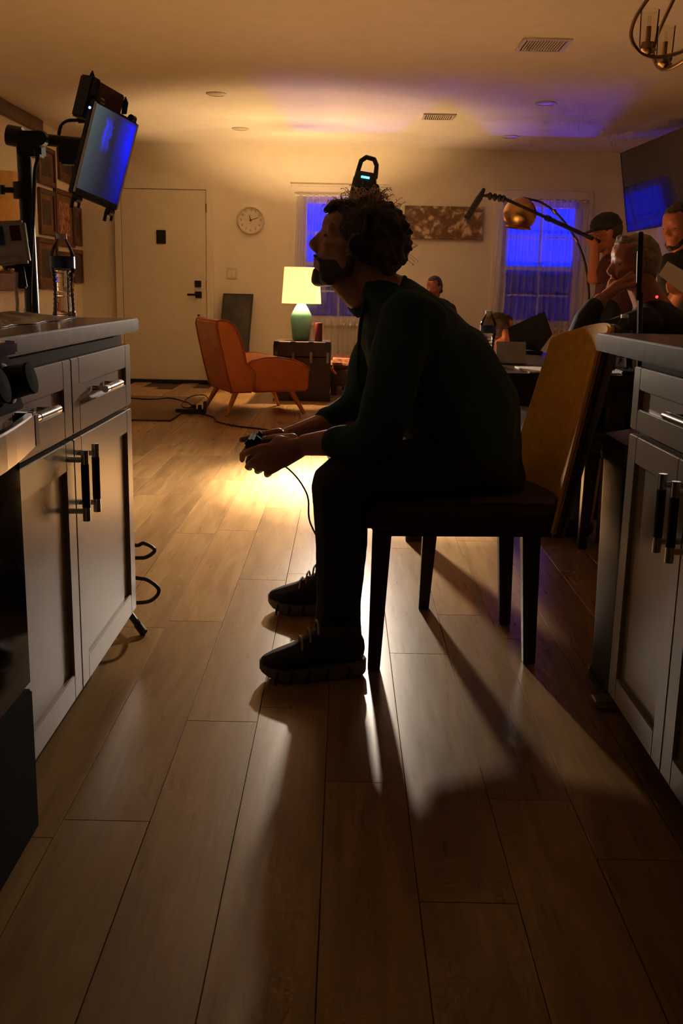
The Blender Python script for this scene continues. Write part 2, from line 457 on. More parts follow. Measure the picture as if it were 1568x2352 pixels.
for i, (inv, y, x) in enumerate(spots):
    if i < 285 and not inv:
        o = bpy.data.objects.new('plank', pm); COL.objects.link(o); o.parent = fl; o.location = (x, y, 0)
    else:
        rest.box(x - PW / 2 + .001, x + PW / 2 - .001, y - PL / 2 + .001, y + PL / 2 - .001, -.0098, 0)
ro = rest.build('plank_field', 'plank', fl); ro['kind'] = 'stuff'

struct(MB().box(XL - .1, XR + .1, YB - .1, WY + .1, CZ, CZ + .1).build('ceiling', 'ceil'), 'plain painted ceiling washed with warm and purple light')
bw = MB()
zs = [(-.1, WZ0), (WZ1, CZ)]
for z0, z1 in zs: bw.box(XL - .1, XR + .1, WY, WY + .12, z0, z1)
for x0, x1 in ((XL - .1, W1[0]), (W1[1], W2[0]), (W2[1], XR + .1)): bw.box(x0, x1, WY, WY + .12, WZ0, WZ1)
struct(bw.build('wall_back', 'wall'), 'cream wall with door and two curtained windows')
struct(MB().box(XL - .12, XL, YB - .1, WY + .12, -.1, CZ).build('wall_left', 'wall'), 'cream wall hung with brown framed pictures')
struct(MB().box(XR, XR + .12, YB - .1, WY + .12, -.1, CZ).build('wall_right', 'wall'), 'cream wall behind the black television')
struct(MB().box(XL - .1, XR + .1, YB - .12, YB, -.1, CZ).build('wall_front', 'darkwood'), 'kitchen wall behind the camera, coloured dark to hold back bounce light')  # unseen wall, its darkness chosen to keep fill off the foreground
struct(MB().box(XL, -2.55, WY - .014, WY, 0, .09).box(-1.42, XR, WY - .014, WY, 0, .09).build('baseboard_back', 'trim', bevel=.004), 'painted baseboard under the windows')
struct(MB().box(XL, XL + .014, 4, WY, 0, .09).build('baseboard_left', 'trim', bevel=.004), 'painted baseboard below the picture wall')
p0 = atx(0, 262, XL + .02); p1 = atx(118, 318, XL + .02)
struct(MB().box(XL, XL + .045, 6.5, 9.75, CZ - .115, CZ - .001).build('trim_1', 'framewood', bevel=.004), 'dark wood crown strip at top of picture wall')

# windows: each with frame, sashes, panes, muntins, screen, casing
for n, (x0, x1) in ((1, W1), (2, W2)):
    wn = struct(MB().box(x0, x0 + .03, WY + .02, WY + .10, WZ0, WZ1).box(x1 - .03, x1, WY + .02, WY + .10, WZ0, WZ1).box(x0 + .03, x1 - .03, WY + .02, WY + .10, WZ1 - .03, WZ1).box(x0 + .03, x1 - .03, WY + .02, WY + .10, WZ0, WZ0 + .03).build('window_%d' % n, 'trim', bevel=.003), ('double hung window behind sheer curtain and lamp', 'double hung window glowing blue beside the arc lamp')[n - 1])
    zm = 1.30; WORLD_LOC[wn.name] = Matrix.Identity(4)
    a, b = x0 + .03, x1 - .03
    for nm, z0, z1, yy in (('upper_sash', zm - .02, WZ1 - .03, WY + .072), ('lower_sash', WZ0 + .03, zm + .02, WY + .04)):
        sh = MB().box(a, a + .035, yy - .015, yy + .015, z0, z1).box(b - .035, b, yy - .015, yy + .015, z0, z1).box(a + .035, b - .035, yy - .015, yy + .015, z0, z0 + .04).box(a + .035, b - .035, yy - .015, yy + .015, z1 - .04, z1).build(nm, 'trim', wn)
        zc = (z0 + z1) / 2; xm = (a + b) / 2
        MB().box(a + .035, b - .035, yy - .008, yy + .008, zc - .009, zc + .009).box(xm - .009, xm + .009, yy - .008, yy + .008, z0 + .04, z1 - .04).build('muntin', 'trim', sh)
        for xa, xb in ((a + .035, xm - .009), (xm + .009, b - .035)):
            for za, zb in ((z0 + .04, zc - .009), (zc + .009, z1 - .04)):
                MB().box(xa, xb, yy - .002, yy + .002, za, zb).build('pane', 'glass', sh)
    MB().box(a, b, WY + .094, WY + .096, WZ0 + .03, zm).build('insect_screen', 'screenmesh', wn)
    MB().box(x0 - .02, x1 + .02, WY - .05, WY + .02, WZ0 - .03, WZ0).build('window_sill', 'trim', wn, bevel=.004)
    cw = .10
    MB().box(x0 - cw, x0, WY - .018, WY, WZ0 - .03, WZ1).box(x1, x1 + cw, WY - .018, WY, WZ0 - .03, WZ1).box(x0 - cw, x1 + cw, WY - .018, WY, WZ1, WZ1 + .10).build('casing', 'trim', wn, bevel=.003)
    MB().box(x0 - cw - .01, x1 + cw + .01, WY - .03, WY - .001, WZ1 + .10, WZ1 + .115).build('head_cap', 'trim', wn, bevel=.003)

# front door
D0, D1, DZ = at(278, 436, WY).x, at(474, 437, WY).x, 2.03
D0 = D1 - .915 if D1 - D0 < .8 else D0
dr = struct(MB().box(D0 + .004, D1 - .004, WY - .045, WY - .002, .03, DZ).build('door_1', 'door', bevel=.003), 'cream slab front door with black lever and black viewer plate')
WORLD_LOC[dr.name] = Matrix.Identity(4)
MB().box(D0 - .07, D0, WY - .055, WY - .001, 0, DZ + .07).box(D1, D1 + .07, WY - .055, WY - .001, 0, DZ + .07).box(D0, D1, WY - .055, WY - .001, DZ + .004, DZ + .07).build('door_frame', 'trim', dr, bevel=.004)
MB().box(D0, D1, WY - .09, WY - .002, 0, .03).build('threshold', 'blackmetal', dr)
pv = at(370, 544, WY - .05); MB().box(pv.x - .05, pv.x + .05, WY - .062, WY - .045, pv.z - .07, pv.z + .07).build('viewer_plate', 'blackmetal', dr, bevel=.004)
pv = at(455, 652, WY - .05)
MB().box(pv.x - .034, pv.x + .034, WY - .07, WY - .045, pv.z - .034, pv.z + .034).build('deadbolt', 'blackmetal', dr, bevel=.004)
pv = at(456, 677, WY - .05)
MB().box(pv.x - .034, pv.x + .034, WY - .06, WY - .045, pv.z - .034, pv.z + .034).box(pv.x - .115, pv.x + .012, WY - .10, WY - .085, pv.z - .012, pv.z + .010).tube([(pv.x, WY - .05, pv.z), (pv.x, WY - .095, pv.z)], .011).build('lever_handle', 'blackmetal', dr)
for zz in (.25, 1.05, 1.85):
    MB().tube([(D1 + .002, WY - .052, zz - .045), (D1 + .002, WY - .052, zz + .045)], .007).build('hinge', 'bronze', dr)
pv = at(456, 724, WY - .05); MB().lathe([(.0, 0), (.012, 0), (.009, .02), (0, .02)], T((pv.x, WY - .045, pv.z), math.pi / 2)).build('door_stop', 'blackmetal', dr)

# ================================================================= KITCHEN
def shaker(name, par, xf, nx, y0, y1, z0, z1, rail=.062):
    """shaker front: rails and stiles proud of a recessed panel; outer face at x = xf, facing nx"""
    t = .02 * nx
    m = MB()
    lo, hi = min(xf - t, xf), max(xf - t, xf)
    m.box(lo, hi, y0, y0 + rail, z0, z1).box(lo, hi, y1 - rail, y1, z0, z1)
    m.box(lo, hi, y0 + rail, y1 - rail, z0, z0 + rail).box(lo, hi, y0 + rail, y1 - rail, z1 - rail, z1)
    o = m.build(name, 'cab', par, bevel=.0022)
    lo, hi = sorted((xf - t, xf - t + .009 * nx))
    MB().box(lo, hi, y0 + rail - .001, y1 - rail + .001, z0 + rail - .001, z1 - rail + .001).build('panel', 'cab', o)
    return o

def pull(par, xf, nx, a, b, vertical):
    """bar pull with nickel posts and ends and a black grip between a and b"""
    a, b = Vector(a), Vector(b); d = (b - a).normalized(); off = Vector((.036 * nx, 0, 0))
    m = MB()
    for p in (a + d * .022, b - d * .022):
        m.tube([p, p + off], .0062, 10)
    L = (b - a).length
    e = L * .2
    m.tube([a + off, b + off], .0085, 12)
    o = m.build('handle', 'chrome', par, smooth=40, label='nickel bar handle with black grip')
    g = MB().tube([a + off + d * (e - .001), b + off - d * (e - .001)], .0092, 12)
    return o, g

def cabinet(label, xf, nx, yend, fronts, ytoe, loc_y, side_depth=.58):
    par = thing('base_cabinet', label, 'cabinet', (xf - .3 * nx, loc_y, 0), 'base cabinets along the aisle')
    ys = [f[0] for f in fronts] + [f[1] for f in fronts]
    y0, y1 = min(ys), max(ys)
    xa, xb = sorted((xf - .021 * nx, xf - side_depth * nx))
    MB().box(xa, xb, y0 - .004, y1 - .012, .105, .917).build('carcass', 'cabdark', par)
    xa, xb = sorted((xf - .09 * nx, xf - (side_depth - .02) * nx))
    MB().box(xa, xb, y0 - .004, y1 - .02, .0, .105).build('toe_kick', 'cabdark', par)
    return par

# --- left peninsula
XF = -.605
cabL = cabinet('taupe shaker base cabinet with two drawers beside the range', XF, 1, 2.85, [(1.703, 2.85)], 0, 2.25)
for y0, y1 in ((1.705, 2.226), (2.232, 2.848)):
    dw = shaker('drawer', cabL, XF, 1, y0, y1, .716, .885)
    yc = (y0 + y1) / 2 - .03
    for o, g in (pull(dw, XF - .008, 1, (XF - .008, yc - .085, .80), (XF - .008, yc + .085, .80), False),):
        o.parent = dw; g.build('grip', 'blackgrip', dw, smooth=40)
    do = shaker('door', cabL, XF, 1, y0, y1, .108, .705)
    yh = y1 - .045 if y1 < 2.3 else y0 + .045
    o, g = pull(do, XF, 1, (XF, yh, .53), (XF, yh, .69), True)
    g.build('grip', 'blackgrip', do, smooth=40)
tag(MB().box(-1.24, -.588, 1.703, 2.895, .919, .955).build('worktop', 'stone', bevel=.003), 'grey stone worktop slab over the taupe left cabinet', 'worktop')
# --- range
rg = thing('kitchen_range', 'stainless kitchen range with black oven door at left edge', 'range', (-.93, 1.31, 0))
RX = -.548; R0, R1 = .93, 1.692
MB().box(-1.24, RX - .045, R0, R1, .06, .93).build('body', 'steel', rg, bevel=.004)
MB().box(-1.20, RX - .09, R0 + .02, R1 - .02, 0, .06).build('plinth', 'blackplastic', rg)
MB().box(RX - .045, RX - .004, R0 + .003, R1 - .002, .345, .76).build('oven_door', 'blackglass', rg, bevel=.004)
MB().box(RX - .045, RX - .002, R0 + .003, R1 - .002, .062, .335).build('warming_drawer', 'matteblack', rg, bevel=.004)
MB().box(-1.24, RX + .0, R0 - .01, R1 + .005, .931, .953).build('cooktop', 'blackglass', rg, bevel=.004)
rows_f = []; rows_b = []
for i in range(13):
    t = i / 12; y = R0 + .02 + (R1 - R0 - .03) * t; bow = .030 + .035 * math.sin(math.pi * t)
    rows_f.append([(RX + bow, y, .778), (RX + bow, y, .836)]); rows_b.append([(RX + bow - .016, y, .778), (RX + bow - .016, y, .836)])
hb = MB().solid(rows_f, rows_b)
hb.box(RX - .004, RX + .034, R1 - .032, R1 - .008, .778, .836).box(RX - .004, RX + .034, R0 + .02, R0 + .044, .778, .836)
hb.build('handle_rail', 'steel', rg, bevel=.003)
MB().add([(RX - .045, R0, .84), (RX - .045, R1, .84), (RX + .008, R0, .84), (RX + .008, R1, .84), (RX - .045, R0, .93), (RX - .045, R1, .93), (RX - .015, R0, .93), (RX - .015, R1, .93)],
         [(0, 1, 3, 2), (4, 6, 7, 5), (0, 4, 5, 1), (2, 3, 7, 6), (0, 2, 6, 4), (1, 5, 7, 3)]).build('control_panel', 'matteblack', rg, bevel=.003)
for k, y in enumerate((1.03, 1.18, 1.33, 1.48, 1.615)):
    mk = Matrix.Translation((RX + .001, y, .888)) @ frame_from((1, 0, .25)).to_4x4()
    kn = MB().lathe([(.0, 0), (.033, 0), (.033, .007), (.027, .010), (.025, .044), (.0, .044)], mk, 24).build('knob', 'blackplastic', rg, smooth=40)
    MB().lathe([(.0, .0445), (.0255, .042), (.0255, .047), (.0, .048)], mk, 24).build('knob_cap', 'matteblack', kn, smooth=40)

# --- right island
XG = .67
cabR = cabinet('taupe shaker base cabinet on the dim right side of aisle', XG, -1, 2.34, [(.95, 2.335)], 0, 1.65)
for y0, y1 in ((.965, 1.483), (1.489, 2.333)):
    dw = shaker('drawer', cabR, XG, -1, y0, y1, .745, .888, .05)
    yc = (y0 + y1) / 2
    o, g = pull(dw, XG + .008, -1, (XG + .008, yc - .085, .815), (XG + .008, yc + .085, .815), False)
    g.build('grip', 'blackgrip', dw, smooth=40)
    ym = (y0 + y1) / 2
    for ya, yb, yh in ((y0, ym - .002, ym - .04), (ym + .002, y1, ym + .04)):
        do = shaker('door', cabR, XG, -1, ya, yb, .085, .733)
        o, g = pull(do, XG, -1, (XG, yh, .545), (XG, yh, .705), True)
        g.build('grip', 'blackgrip', do, smooth=40)
tag(MB().box(.592, 1.30, .90, 2.40, .919, .960).build('worktop', 'stone', bevel=.003), 'grey stone worktop slab over the dim right cabinet', 'worktop')
# step bin at the end of the island
bn = thing('step_bin', 'black rounded step bin standing at end of right cabinet', 'bin', (.80, 2.53, 0))
def rr(cx, cy, hx, hy, r, z, n=6):
    out = []
    for sx, sy, a0 in ((1, 1, 0), (-1, 1, 90), (-1, -1, 180), (1, -1, 270)):
        for k in range(n + 1):
            a = math.radians(a0 + 90 * k / n); out.append((cx + sx * (hx - r) + r * math.cos(a), cy + sy * (hy - r) + r * math.sin(a), z))
    return out
def rings(m, rs):
    n = len(rs[0]); b = len(m.v)
    for r in rs: m.v += [Vector(p) for p in r]
    for i in range(len(rs) - 1):
        for k in range(n):
            j = (k + 1) % n; m.f.append((b + i * n + k, b + i * n + j, b + (i + 1) * n + j, b + (i + 1) * n + k))
    m.f.append(tuple(b + k for k in reversed(range(n)))); m.f.append(tuple(b + (len(rs) - 1) * n + k for k in range(n)))
    return m
bx, by = .835, 2.555
rings(MB(), [rr(bx, by, .125, .15, .07, .02), rr(bx, by, .135, .16, .07, .62)]).build('body', 'blackplastic', bn, smooth=40)
rings(MB(), [rr(bx, by, .142, .168, .07, .622), rr(bx, by, .142, .168, .07, .655), rr(bx, by, .135, .16, .07, .685), rr(bx, by, .09, .11, .05, .70)]).build('lid', 'blackplastic', bn, smooth=40)
rings(MB(), [rr(bx, by, .132, .157, .07, 0), rr(bx, by, .132, .157, .07, .02)]).build('base_ring', 'rubber', bn)
MB().box(bx - .175, bx - .11, by - .155, by - .095, .012, .030).build('pedal', 'chrome', bn, bevel=.004)

# ================================================================= WATER BOTTLES
def bottle(loc, label, level, rot=0.0, H=.222):
    x, y, z = loc
    b = thing('water_bottle', label, 'bottle', loc, 'clear plastic water bottles')
    m = T(loc, 0, 0, rot)
    prof = [(.0, 0), (.026, 0), (.032, .006)]
    zz = .012
    for k in range(9):
        rad = .031 - .0028 * math.sin(math.pi * min(1, k / 8.0))
        prof += [(rad, zz), (rad - .0022, zz + .006)]; zz += .0125
    prof += [(.0325, .126), (.0330, .130), (.0330, .163), (.0325, .166), (.0315, .172), (.024, .190), (.0145, .205), (.0125, .209), (.0125, .214)]
    sc = H / .222
    prof = [(r, q * sc) for r, q in prof]
    MB().lathe(prof + [(.0118, .2135 * sc)], m, 28, closed=False).build('bottle_wall', 'pet', b, smooth=35)
    MB().lathe([(.0, .208 * sc), (.0145, .208 * sc), (.0145, .2215 * sc), (.0, .2225 * sc)], m, 24).build('cap', 'paper', b, smooth=40)
    MB().lathe([(.0334, .1315 * sc), (.0334, .1625 * sc)], m, 32, closed=False).build('label', 'label_blue', b, smooth=40, label='blue wrap label')
    wp = [(max(0, r - .0012), q + .001) for r, q in prof if q <= level]
    MB().lathe(wp + [(wp[-1][0], level), (0, level)], m, 28).build('water', 'water', b, smooth=35)
    return b
pL = atz(148, 723, .958); pL = at(148, 722, 2.80)
bottle((pL.x, 2.80, .956), 'tall water bottle with blue label standing on left worktop', .125, .4)
b2 = at(1117, 830, 4.18); bottle((b2.x, 4.18, .751), "water bottle on dining table just behind the seated man's back", .12, 1.1)
b3 = at(1428, 800, 3.98); bottle((b3.x, 3.98, .751), 'water bottle on dining table peeking over right worktop', .12, 2.0)

# crumpled plastic on the left worktop
rows = []
for i in range(16):
    r_ = []
    for j in range(30):
        u, v = j / 29, i / 15
        px_x = -1.08 + .36 * v * 1.0; yy = 2.05 + .73 * u
        edge = math.sin(math.pi * min(1, max(0, v))) ** .5 * math.sin(math.pi * min(1, max(0, u))) ** .4
        hz = .9575 + edge * (.003 + .009 * abs(math.sin(9 * u + 5 * v)) + .007 * abs(math.sin(17 * v - 6 * u)) + .006 * random.random())
        r_.append((px_x + .01 * math.sin(20 * u), yy + .01 * math.sin(14 * v), hz))
    rows.append(r_)
tag(MB().solid(rows, [[(p[0], p[1], p[2] - .0012) for p in r_] for r_ in rows]).build('plastic_sheet', 'plasticbag', smooth=60), 'crumpled grey plastic sheet lying on left worktop', 'plastic sheet')

# ================================================================= MONITOR STAND
SY = 3.28
ms = thing('monitor_stand', 'black light stand with thick pole and short tripod legs behind left worktop', 'stand', (-1.0, SY, 0))
q0, q1 = at(64, 330, SY), at(62, 725, SY)
xp = q1.x + .006
MB().tube([(xp + .014, SY, .62), (xp + .008, SY, q0.z + .03)], .0225, 16).build('upper_pole', 'blackmetal', ms, smooth=40)
MB().tube([(xp + .016, SY, .30), (xp + .014, SY, .64)], .028, 16).build('lower_pole', 'blackmetal', ms, smooth=40)
xb_ = xp + .016
tips = [atz(328, 1450, .012), Vector((xb_ - .38, SY - .10, .012)), Vector((xb_ + .05, SY + .45, .012))]
for tp in tips:
    lg = MB().tube([(xb_, SY, .36), tp], .011, 10).build('leg', 'blackmetal', ms, smooth=40)
    d = (tp - Vector((xb_, SY, .36))).normalized()
    MB().tube([tp - d * .03, tp + d * .006], .013, 10).build('rubber_foot', 'rubber', lg, smooth=40)
    mid = Vector((xb_, SY, .36)).lerp(tp, .55)
    MB().tube([(xb_, SY, .20), mid], .007, 8).build('brace', 'blackmetal', ms)
MB().tube([(xb_, SY, .17), (xb_, SY, .42)], .033, 16).build('collar', 'blackplastic', ms, smooth=40)
for zz in (.66, q0.z - .14, q0.z - .37):
    MB().tube([(xp, SY, zz - .025), (xp, SY, zz + .025)], .03, 16).build('clamp_collar', 'blackplastic', ms, smooth=40)
    MB().tube([(xp - .02, SY - .01, zz), (xp - .06, SY - .012, zz)], .009, 8).tube([(xp - .06, SY - .012, zz - .014), (xp - .06, SY - .012, zz + .014)], .008, 8).build('knob', 'blackplastic', ms)
# grip head and horizontal arm
A0, A1 = at(18, 312, SY), at(188, 330, SY)
MB().tube([A0, A1], .018, 14).build('arm', 'blackmetal', ms, smooth=40)
g0 = at(30, 310, SY); g1 = at(70, 330, SY)
MB().tube([(A0.x, SY, A0.z + .003), at(50, 316, SY)], .031, 16).build('grip_head', 'blackplastic', ms, smooth=40)
MB().box(g1.x - .035, g1.x + .04, SY - .03, SY + .03, g1.z - .04, g1.z + .035).build('grip_block', 'blackplastic', ms, bevel=.006)
gk = at(100, 322, SY); MB().lathe([(0, 0), (.022, 0), (.026, .01), (.022, .03), (0, .03)], T((gk.x, SY - .018, gk.z), math.pi / 2)).build('knob', 'blackplastic', ms, smooth=40)
k2 = at(160, 340, SY); MB().box(k2.x - .03, k2.x + .045, SY - .025, SY + .025, k2.z - .05, k2.z + .02).build('tilt_joint', 'blackplastic', ms, bevel=.006)
MB().tube(spline([at(165, 362, SY), at(182, 372, SY), at(190, 392, SY), at(178, 410, SY), at(168, 398, SY), at(174, 380, SY)], 5), .004, 6).build('wire', 'cordblack', ms)
ld = at(178, 373, SY - .03); MB().lathe([(0, 0), (.004, 0), (.003, .003), (0, .003)], T(ld, math.pi / 2)).build('status_light', 'led_blue', ms)
# slack cord down the pole, loops by the floor
MB().tube(spline([at(80, 345, SY - .03), at(86, 366, SY - .03), at(80, 395, SY - .03), at(77, 480, SY - .03), at(72, 600, SY - .03), at(70, 700, SY - .03), (xp + .02, SY - .03, .8), (xp + .1, SY - .02, .5), (xp + .16, SY - .03, .30), at(300, 1248, 3.16), at(330, 1248, 3.14), at(355, 1263, 3.12), at(335, 1280, 3.12), at(300, 1284, 3.14), (-.76, 3.17, .13), at(306, 1326, 3.05), at(340, 1333, 3.02), at(365, 1356, 3.0), at(345, 1380, 3.02), at(300, 1386, 3.06)], 8), .0062, 8).build('cord', 'cordblack', ms, smooth=40)
# grey box clamped to the pole
gb = thing('battery_box', 'beige grey electronics box clamped low on the black stand pole', 'device', at(30, 640, SY - .1))
mb_ = T(at(26, 566, SY - .06), 0, math.radians(-6), math.radians(12))
MB().box(-.085, .052, -.03, .03, -.055, .075, mb_).build('case', 'greybox', gb, bevel=.008)
MB().box(-.045, -.014, -.034, -.029, .005, .06, mb_).build('dark_window', 'blackglass', gb)
MB().box(.006, .036, -.034, -.029, .015, .06, mb_).build('dark_window', 'redplastic', gb)
MB().box(-.085, .03, -.036, -.02, -.052, -.03, mb_).build('lower_lip', 'greybox', gb, bevel=.004)
MB().tube([mb_ @ Vector((.045, 0, .0)), (xp, SY, mb_.translation.z)], .012).build('clamp_arm', 'blackmetal', gb)
MB().box(.0, .03, -.02, .02, -.13, -.055, mb_).build('mount_post', 'blackplastic', gb, bevel=.004)
tag(MB().tube(spline([at(38, 625, SY - .08), at(37, 660, SY - .08), at(40, 700, SY - .08), at(36, 722, SY - .08), at(10, 735, SY - .25), at(-10, 738, SY - .3)], 8), .006, 8).build('grey_cable', 'greybox', smooth=40), 'pale grey cable hanging from the clamped box to worktop', 'cable')

# ================================================================= FIELD MONITOR
mo = thing('field_monitor', 'black field monitor with painted blue reflection tilted on stand arm', 'monitor', at(225, 480, SY))
TL, TR, BR, BL = at(214, 232, 3.20), at(307, 284, 3.12), at(271, 480, 3.12), at(178, 442, 3.20)
TR = at(307, 284, 3.36); BR = at(271, 480, 3.36)
ex = ((TR - TL) + (BR - BL)) * .5; ey = ((TL - BL) + (TR - BR)) * .5
oc = (TL + TR + BL + BR) * .25
W_, H_ = ex.length, ey.length
ex.normalize(); ey = (ey - ex * ey.dot(ex)).normalized(); ez = ex.cross(ey)
SM = Matrix((ex, ey, ez)).transposed().to_4x4(); SM.translation = oc
MB().box(-W_ / 2 - .006, W_ / 2 + .006, -H_ / 2 - .008, H_ / 2 + .008, -.024, .0, SM).build('body', 'blackplastic', mo, bevel=.004)
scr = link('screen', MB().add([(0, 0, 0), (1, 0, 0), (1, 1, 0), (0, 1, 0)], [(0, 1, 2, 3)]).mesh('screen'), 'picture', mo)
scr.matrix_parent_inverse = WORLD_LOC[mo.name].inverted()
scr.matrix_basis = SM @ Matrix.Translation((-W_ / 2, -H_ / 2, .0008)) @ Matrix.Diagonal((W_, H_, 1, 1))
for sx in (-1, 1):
    MB().box(sx * (W_ / 2 + .0035) - .0035, sx * (W_ / 2 + .0035) + .0035, -H_ / 2 - .002, H_ / 2 + .002, .0, .004, SM).build('side_bezel', 'paper', mo)  # white strips put the light caught on the screen edges into colour
MB().box(-W_ / 2, W_ / 2, -H_ / 2 - .006, -H_ / 2 + .012, .0, .005, SM).build('lower_bezel', 'blackplastic', mo)
for x in (-.42, .38):
    c = Vector((x * W_, -H_ / 2 - .016, -.008))
    MB().tube([SM @ c, SM @ (c + Vector((.02, 0, 0)))], .013, 10).tube([SM @ (c + Vector((-.006, -.004, 0))), SM @ (c + Vector((-.004, -.034, 0)))], .006, 6).tube([SM @ (c + Vector((.022, -.004, 0))), SM @ (c + Vector((.024, -.026, 0)))], .005, 6).build('corner_clamp', 'blackmetal', mo)
    c = Vector((x * W_, H_ / 2 + .012, -.010))
    MB().tube([SM @ c, SM @ (c + Vector((.018, 0, 0)))], .012, 10).build('corner_clamp', 'blackmetal', mo)
# receiver on top with antennas
MB().box(-.085, .05, H_ / 2 - .02, H_ / 2 + .07, -.075, -.03, SM).build('receiver', 'redplastic', mo, bevel=.005)
MB().box(-.10, -.06, H_ / 2 - .05, H_ / 2 + .075, -.085, -.03, SM).build('battery_plate', 'blackplastic', mo, bevel=.005)
c0 = at(211, 240, SY + .02)
MB().prism([at(202, 205, SY), at(221, 205, SY), at(218, 178, SY), at(212, 160, SY), at(203, 176, SY)], (0, .008, 0)).build('antenna', 'blackplastic', mo, bevel=.002)
MB().prism([at(278, 262, SY + .04), at(290, 262, SY + .04), at(294, 236, SY + .04), at(288, 220, SY + .04), at(280, 238, SY + .04)], (0, .008, 0)).build('antenna', 'blackplastic', mo, bevel=.002)
l2 = at(206, 247, 3.13); MB().lathe([(0, 0), (.004, 0), (.003, .003), (0, .003)], T(l2, math.pi / 2)).build('status_light', 'led_blue', mo)
MB().tube(spline([at(196, 274, SY), at(178, 276, SY), at(155, 278, SY), at(140, 290, SY), at(135, 310, SY)], 6), .0055, 8).tube([at(198, 275, SY), at(180, 275, SY)], .011, 10).build('video_cable', 'cordblack', mo, smooth=40)
MB().tube([at(188, 330, SY), at(205, 345, SY)], .014, 10).tube([at(205, 345, SY), oc - ez * .02], .012, 10).build('mount', 'blackmetal', mo)

# ================================================================= LEFT WALL: mantel, lamp, pictures
fm = atx(76, 631, -2.40)
mn = thing('mantel_cabinet', 'white panelled low cabinet with wooden top along picture wall', 'cabinet', (-2.62, 7.9, 0))
yE = fm.y; zT = fm.z
MB().box(XL + .002, -2.40, 6.2, yE, zT - .12, zT).build('wooden_top', 'framewood', mn, bevel=.004)
MB().box(XL + .002, -2.43, 6.2, yE - .04, 0, zT - .12).build('body', 'trim', mn)
for y in (6.3, 7.0, 7.7):
    MB().box(-2.43, -2.415, y, y + .55, .25, zT - .25).build('panel', 'trim', mn, bevel=.004)
la = thing('table_lamp', 'table lamp with amber textured shade standing on wooden mantel top', 'lamp', (-2.58, 7.75, zT))
lx, ly = at(8, 450, 7.75).x, 7.75
la.location = (lx, ly, zT); WORLD_LOC[la.name] = Matrix.Translation((lx, ly, zT))
zb_, zt_ = at(8, 512, ly).z, at(8, 394, ly).z
MB().lathe([(.135, zb_), (.105, zt_)], T((lx, ly, 0)), 40, closed=False).build('shade', 'offshade', la, smooth=60)
MB().lathe([(0, 0), (.07, 0), (.07, .02), (.03, .04), (.05, .09), (.04, zb_ - zT - .03), (.012, zb_ - zT), (.012, zb_ - zT + .1), (0, zb_ - zT + .1)], T((lx, ly, zT + .001)), 24).build('base', 'bronze', la, smooth=40)

fr = [(85, 124, 332, 426, 'top left picture in dark wood frame on left wall'), (133, 166, 338, 418, 'small dark picture beside the stand arm on left wall'),
      (89, 124, 430, 540, 'middle left picture in dark wood frame behind the stand pole'), (126, 167, 432, 566, 'large pinkish picture in brown frame behind the water bottle'),
      (168, 195, 474, 566, 'narrow brown framed picture below the monitor'), (86, 131, 541, 663, 'lower left brown framed picture next to the bottle'),
      (166, 192, 570, 650, 'lowest right small brown framed picture behind bottle'), (133, 164, 574, 660, 'small brown framed picture hidden behind the bottle neck')]
for xa, xb, ya, yb, lab in fr:
    a = atx(xa, (ya + yb) / 2, XL + .01); b = atx(xb, (ya + yb) / 2, XL + .01)
    zt = (atx(xa, ya, XL + .01).z + atx(xb, ya + (xb - xa) * .3, XL + .01).z) / 2; zb = (atx(xa, yb, XL + .01).z + atx(xb, yb, XL + .01).z) / 2
    y0, y1 = a.y, min(b.y, WY - .02)
    p = thing('framed_picture', lab, 'picture', (XL + .02, (y0 + y1) / 2, zb), 'framed pictures on the left wall')
    e = min(.045, (y1 - y0) * .2)
    x0, x1 = XL + .001, XL + .03
    MB().box(x0, x1, y0, y0 + e, zb, zt).box(x0, x1, y1 - e, y1, zb, zt).box(x0, x1, y0 + e, y1 - e, zb, zb + e).box(x0, x1, y0 + e, y1 - e, zt - e, zt).build('frame', 'framewood', p, bevel=.004)
    MB().box(x0, x0 + .012, y0 + e, y1 - e, zb + e, zt - e).build('mount_board', 'matboard', p)
    MB().box(x0 + .012, x0 + .014, y0 + e + (y1 - y0) * .14, y1 - e - (y1 - y0) * .14, zb + e + (zt - zb) * .12, zt - e - (zt - zb) * .12).build('print', 'leanart' if xa != 126 else 'quilt', p)

# ================================================================= BACK WALL THINGS
c = at(576, 506, WY)
ck = thing('wall_clock', 'round pale wall clock between door and window', 'clock', (c.x, WY, c.z))
mc = T((c.x, WY - .001, c.z), math.pi / 2)
MB().lathe([(.0, 0), (.145, 0), (.148, .02), (.140, .034), (.130, .034), (.128, .018), (0, .018)], mc, 48).build('case', 'ivory', ck, smooth=40)
MB().lathe([(0, .0185), (.128, .0185), (.128, .0195), (0, .0195)], mc, 48).build('dial', 'clockface', ck)
MB().lathe([(.130, .0343), (.1395, .0343), (.1395, .036), (.130, .036), (.130, .0343)], mc, 48, closed=False).build('rim', 'vent', ck)
for h in range(12):
    cu = bpy.data.curves.new('numeral', 'FONT'); cu.body = str(12 if h == 0 else h); cu.size = .034; cu.align_x = 'CENTER'; cu.align_y = 'CENTER'; cu.extrude = .0006
    to = bpy.data.objects.new('numeral', cu); COL.objects.link(to)
    a = math.radians(90 - 30 * h)
    dgx = bpy.context.evaluated_depsgraph_get(); me = bpy.data.meshes.new_from_object(to.evaluated_get(dgx)); bpy.data.objects.remove(to)
    me.transform(mc @ Matrix.Translation((.104 * math.cos(a), .104 * math.sin(a), .0205)))
    link('numeral', me, 'ink', ck)
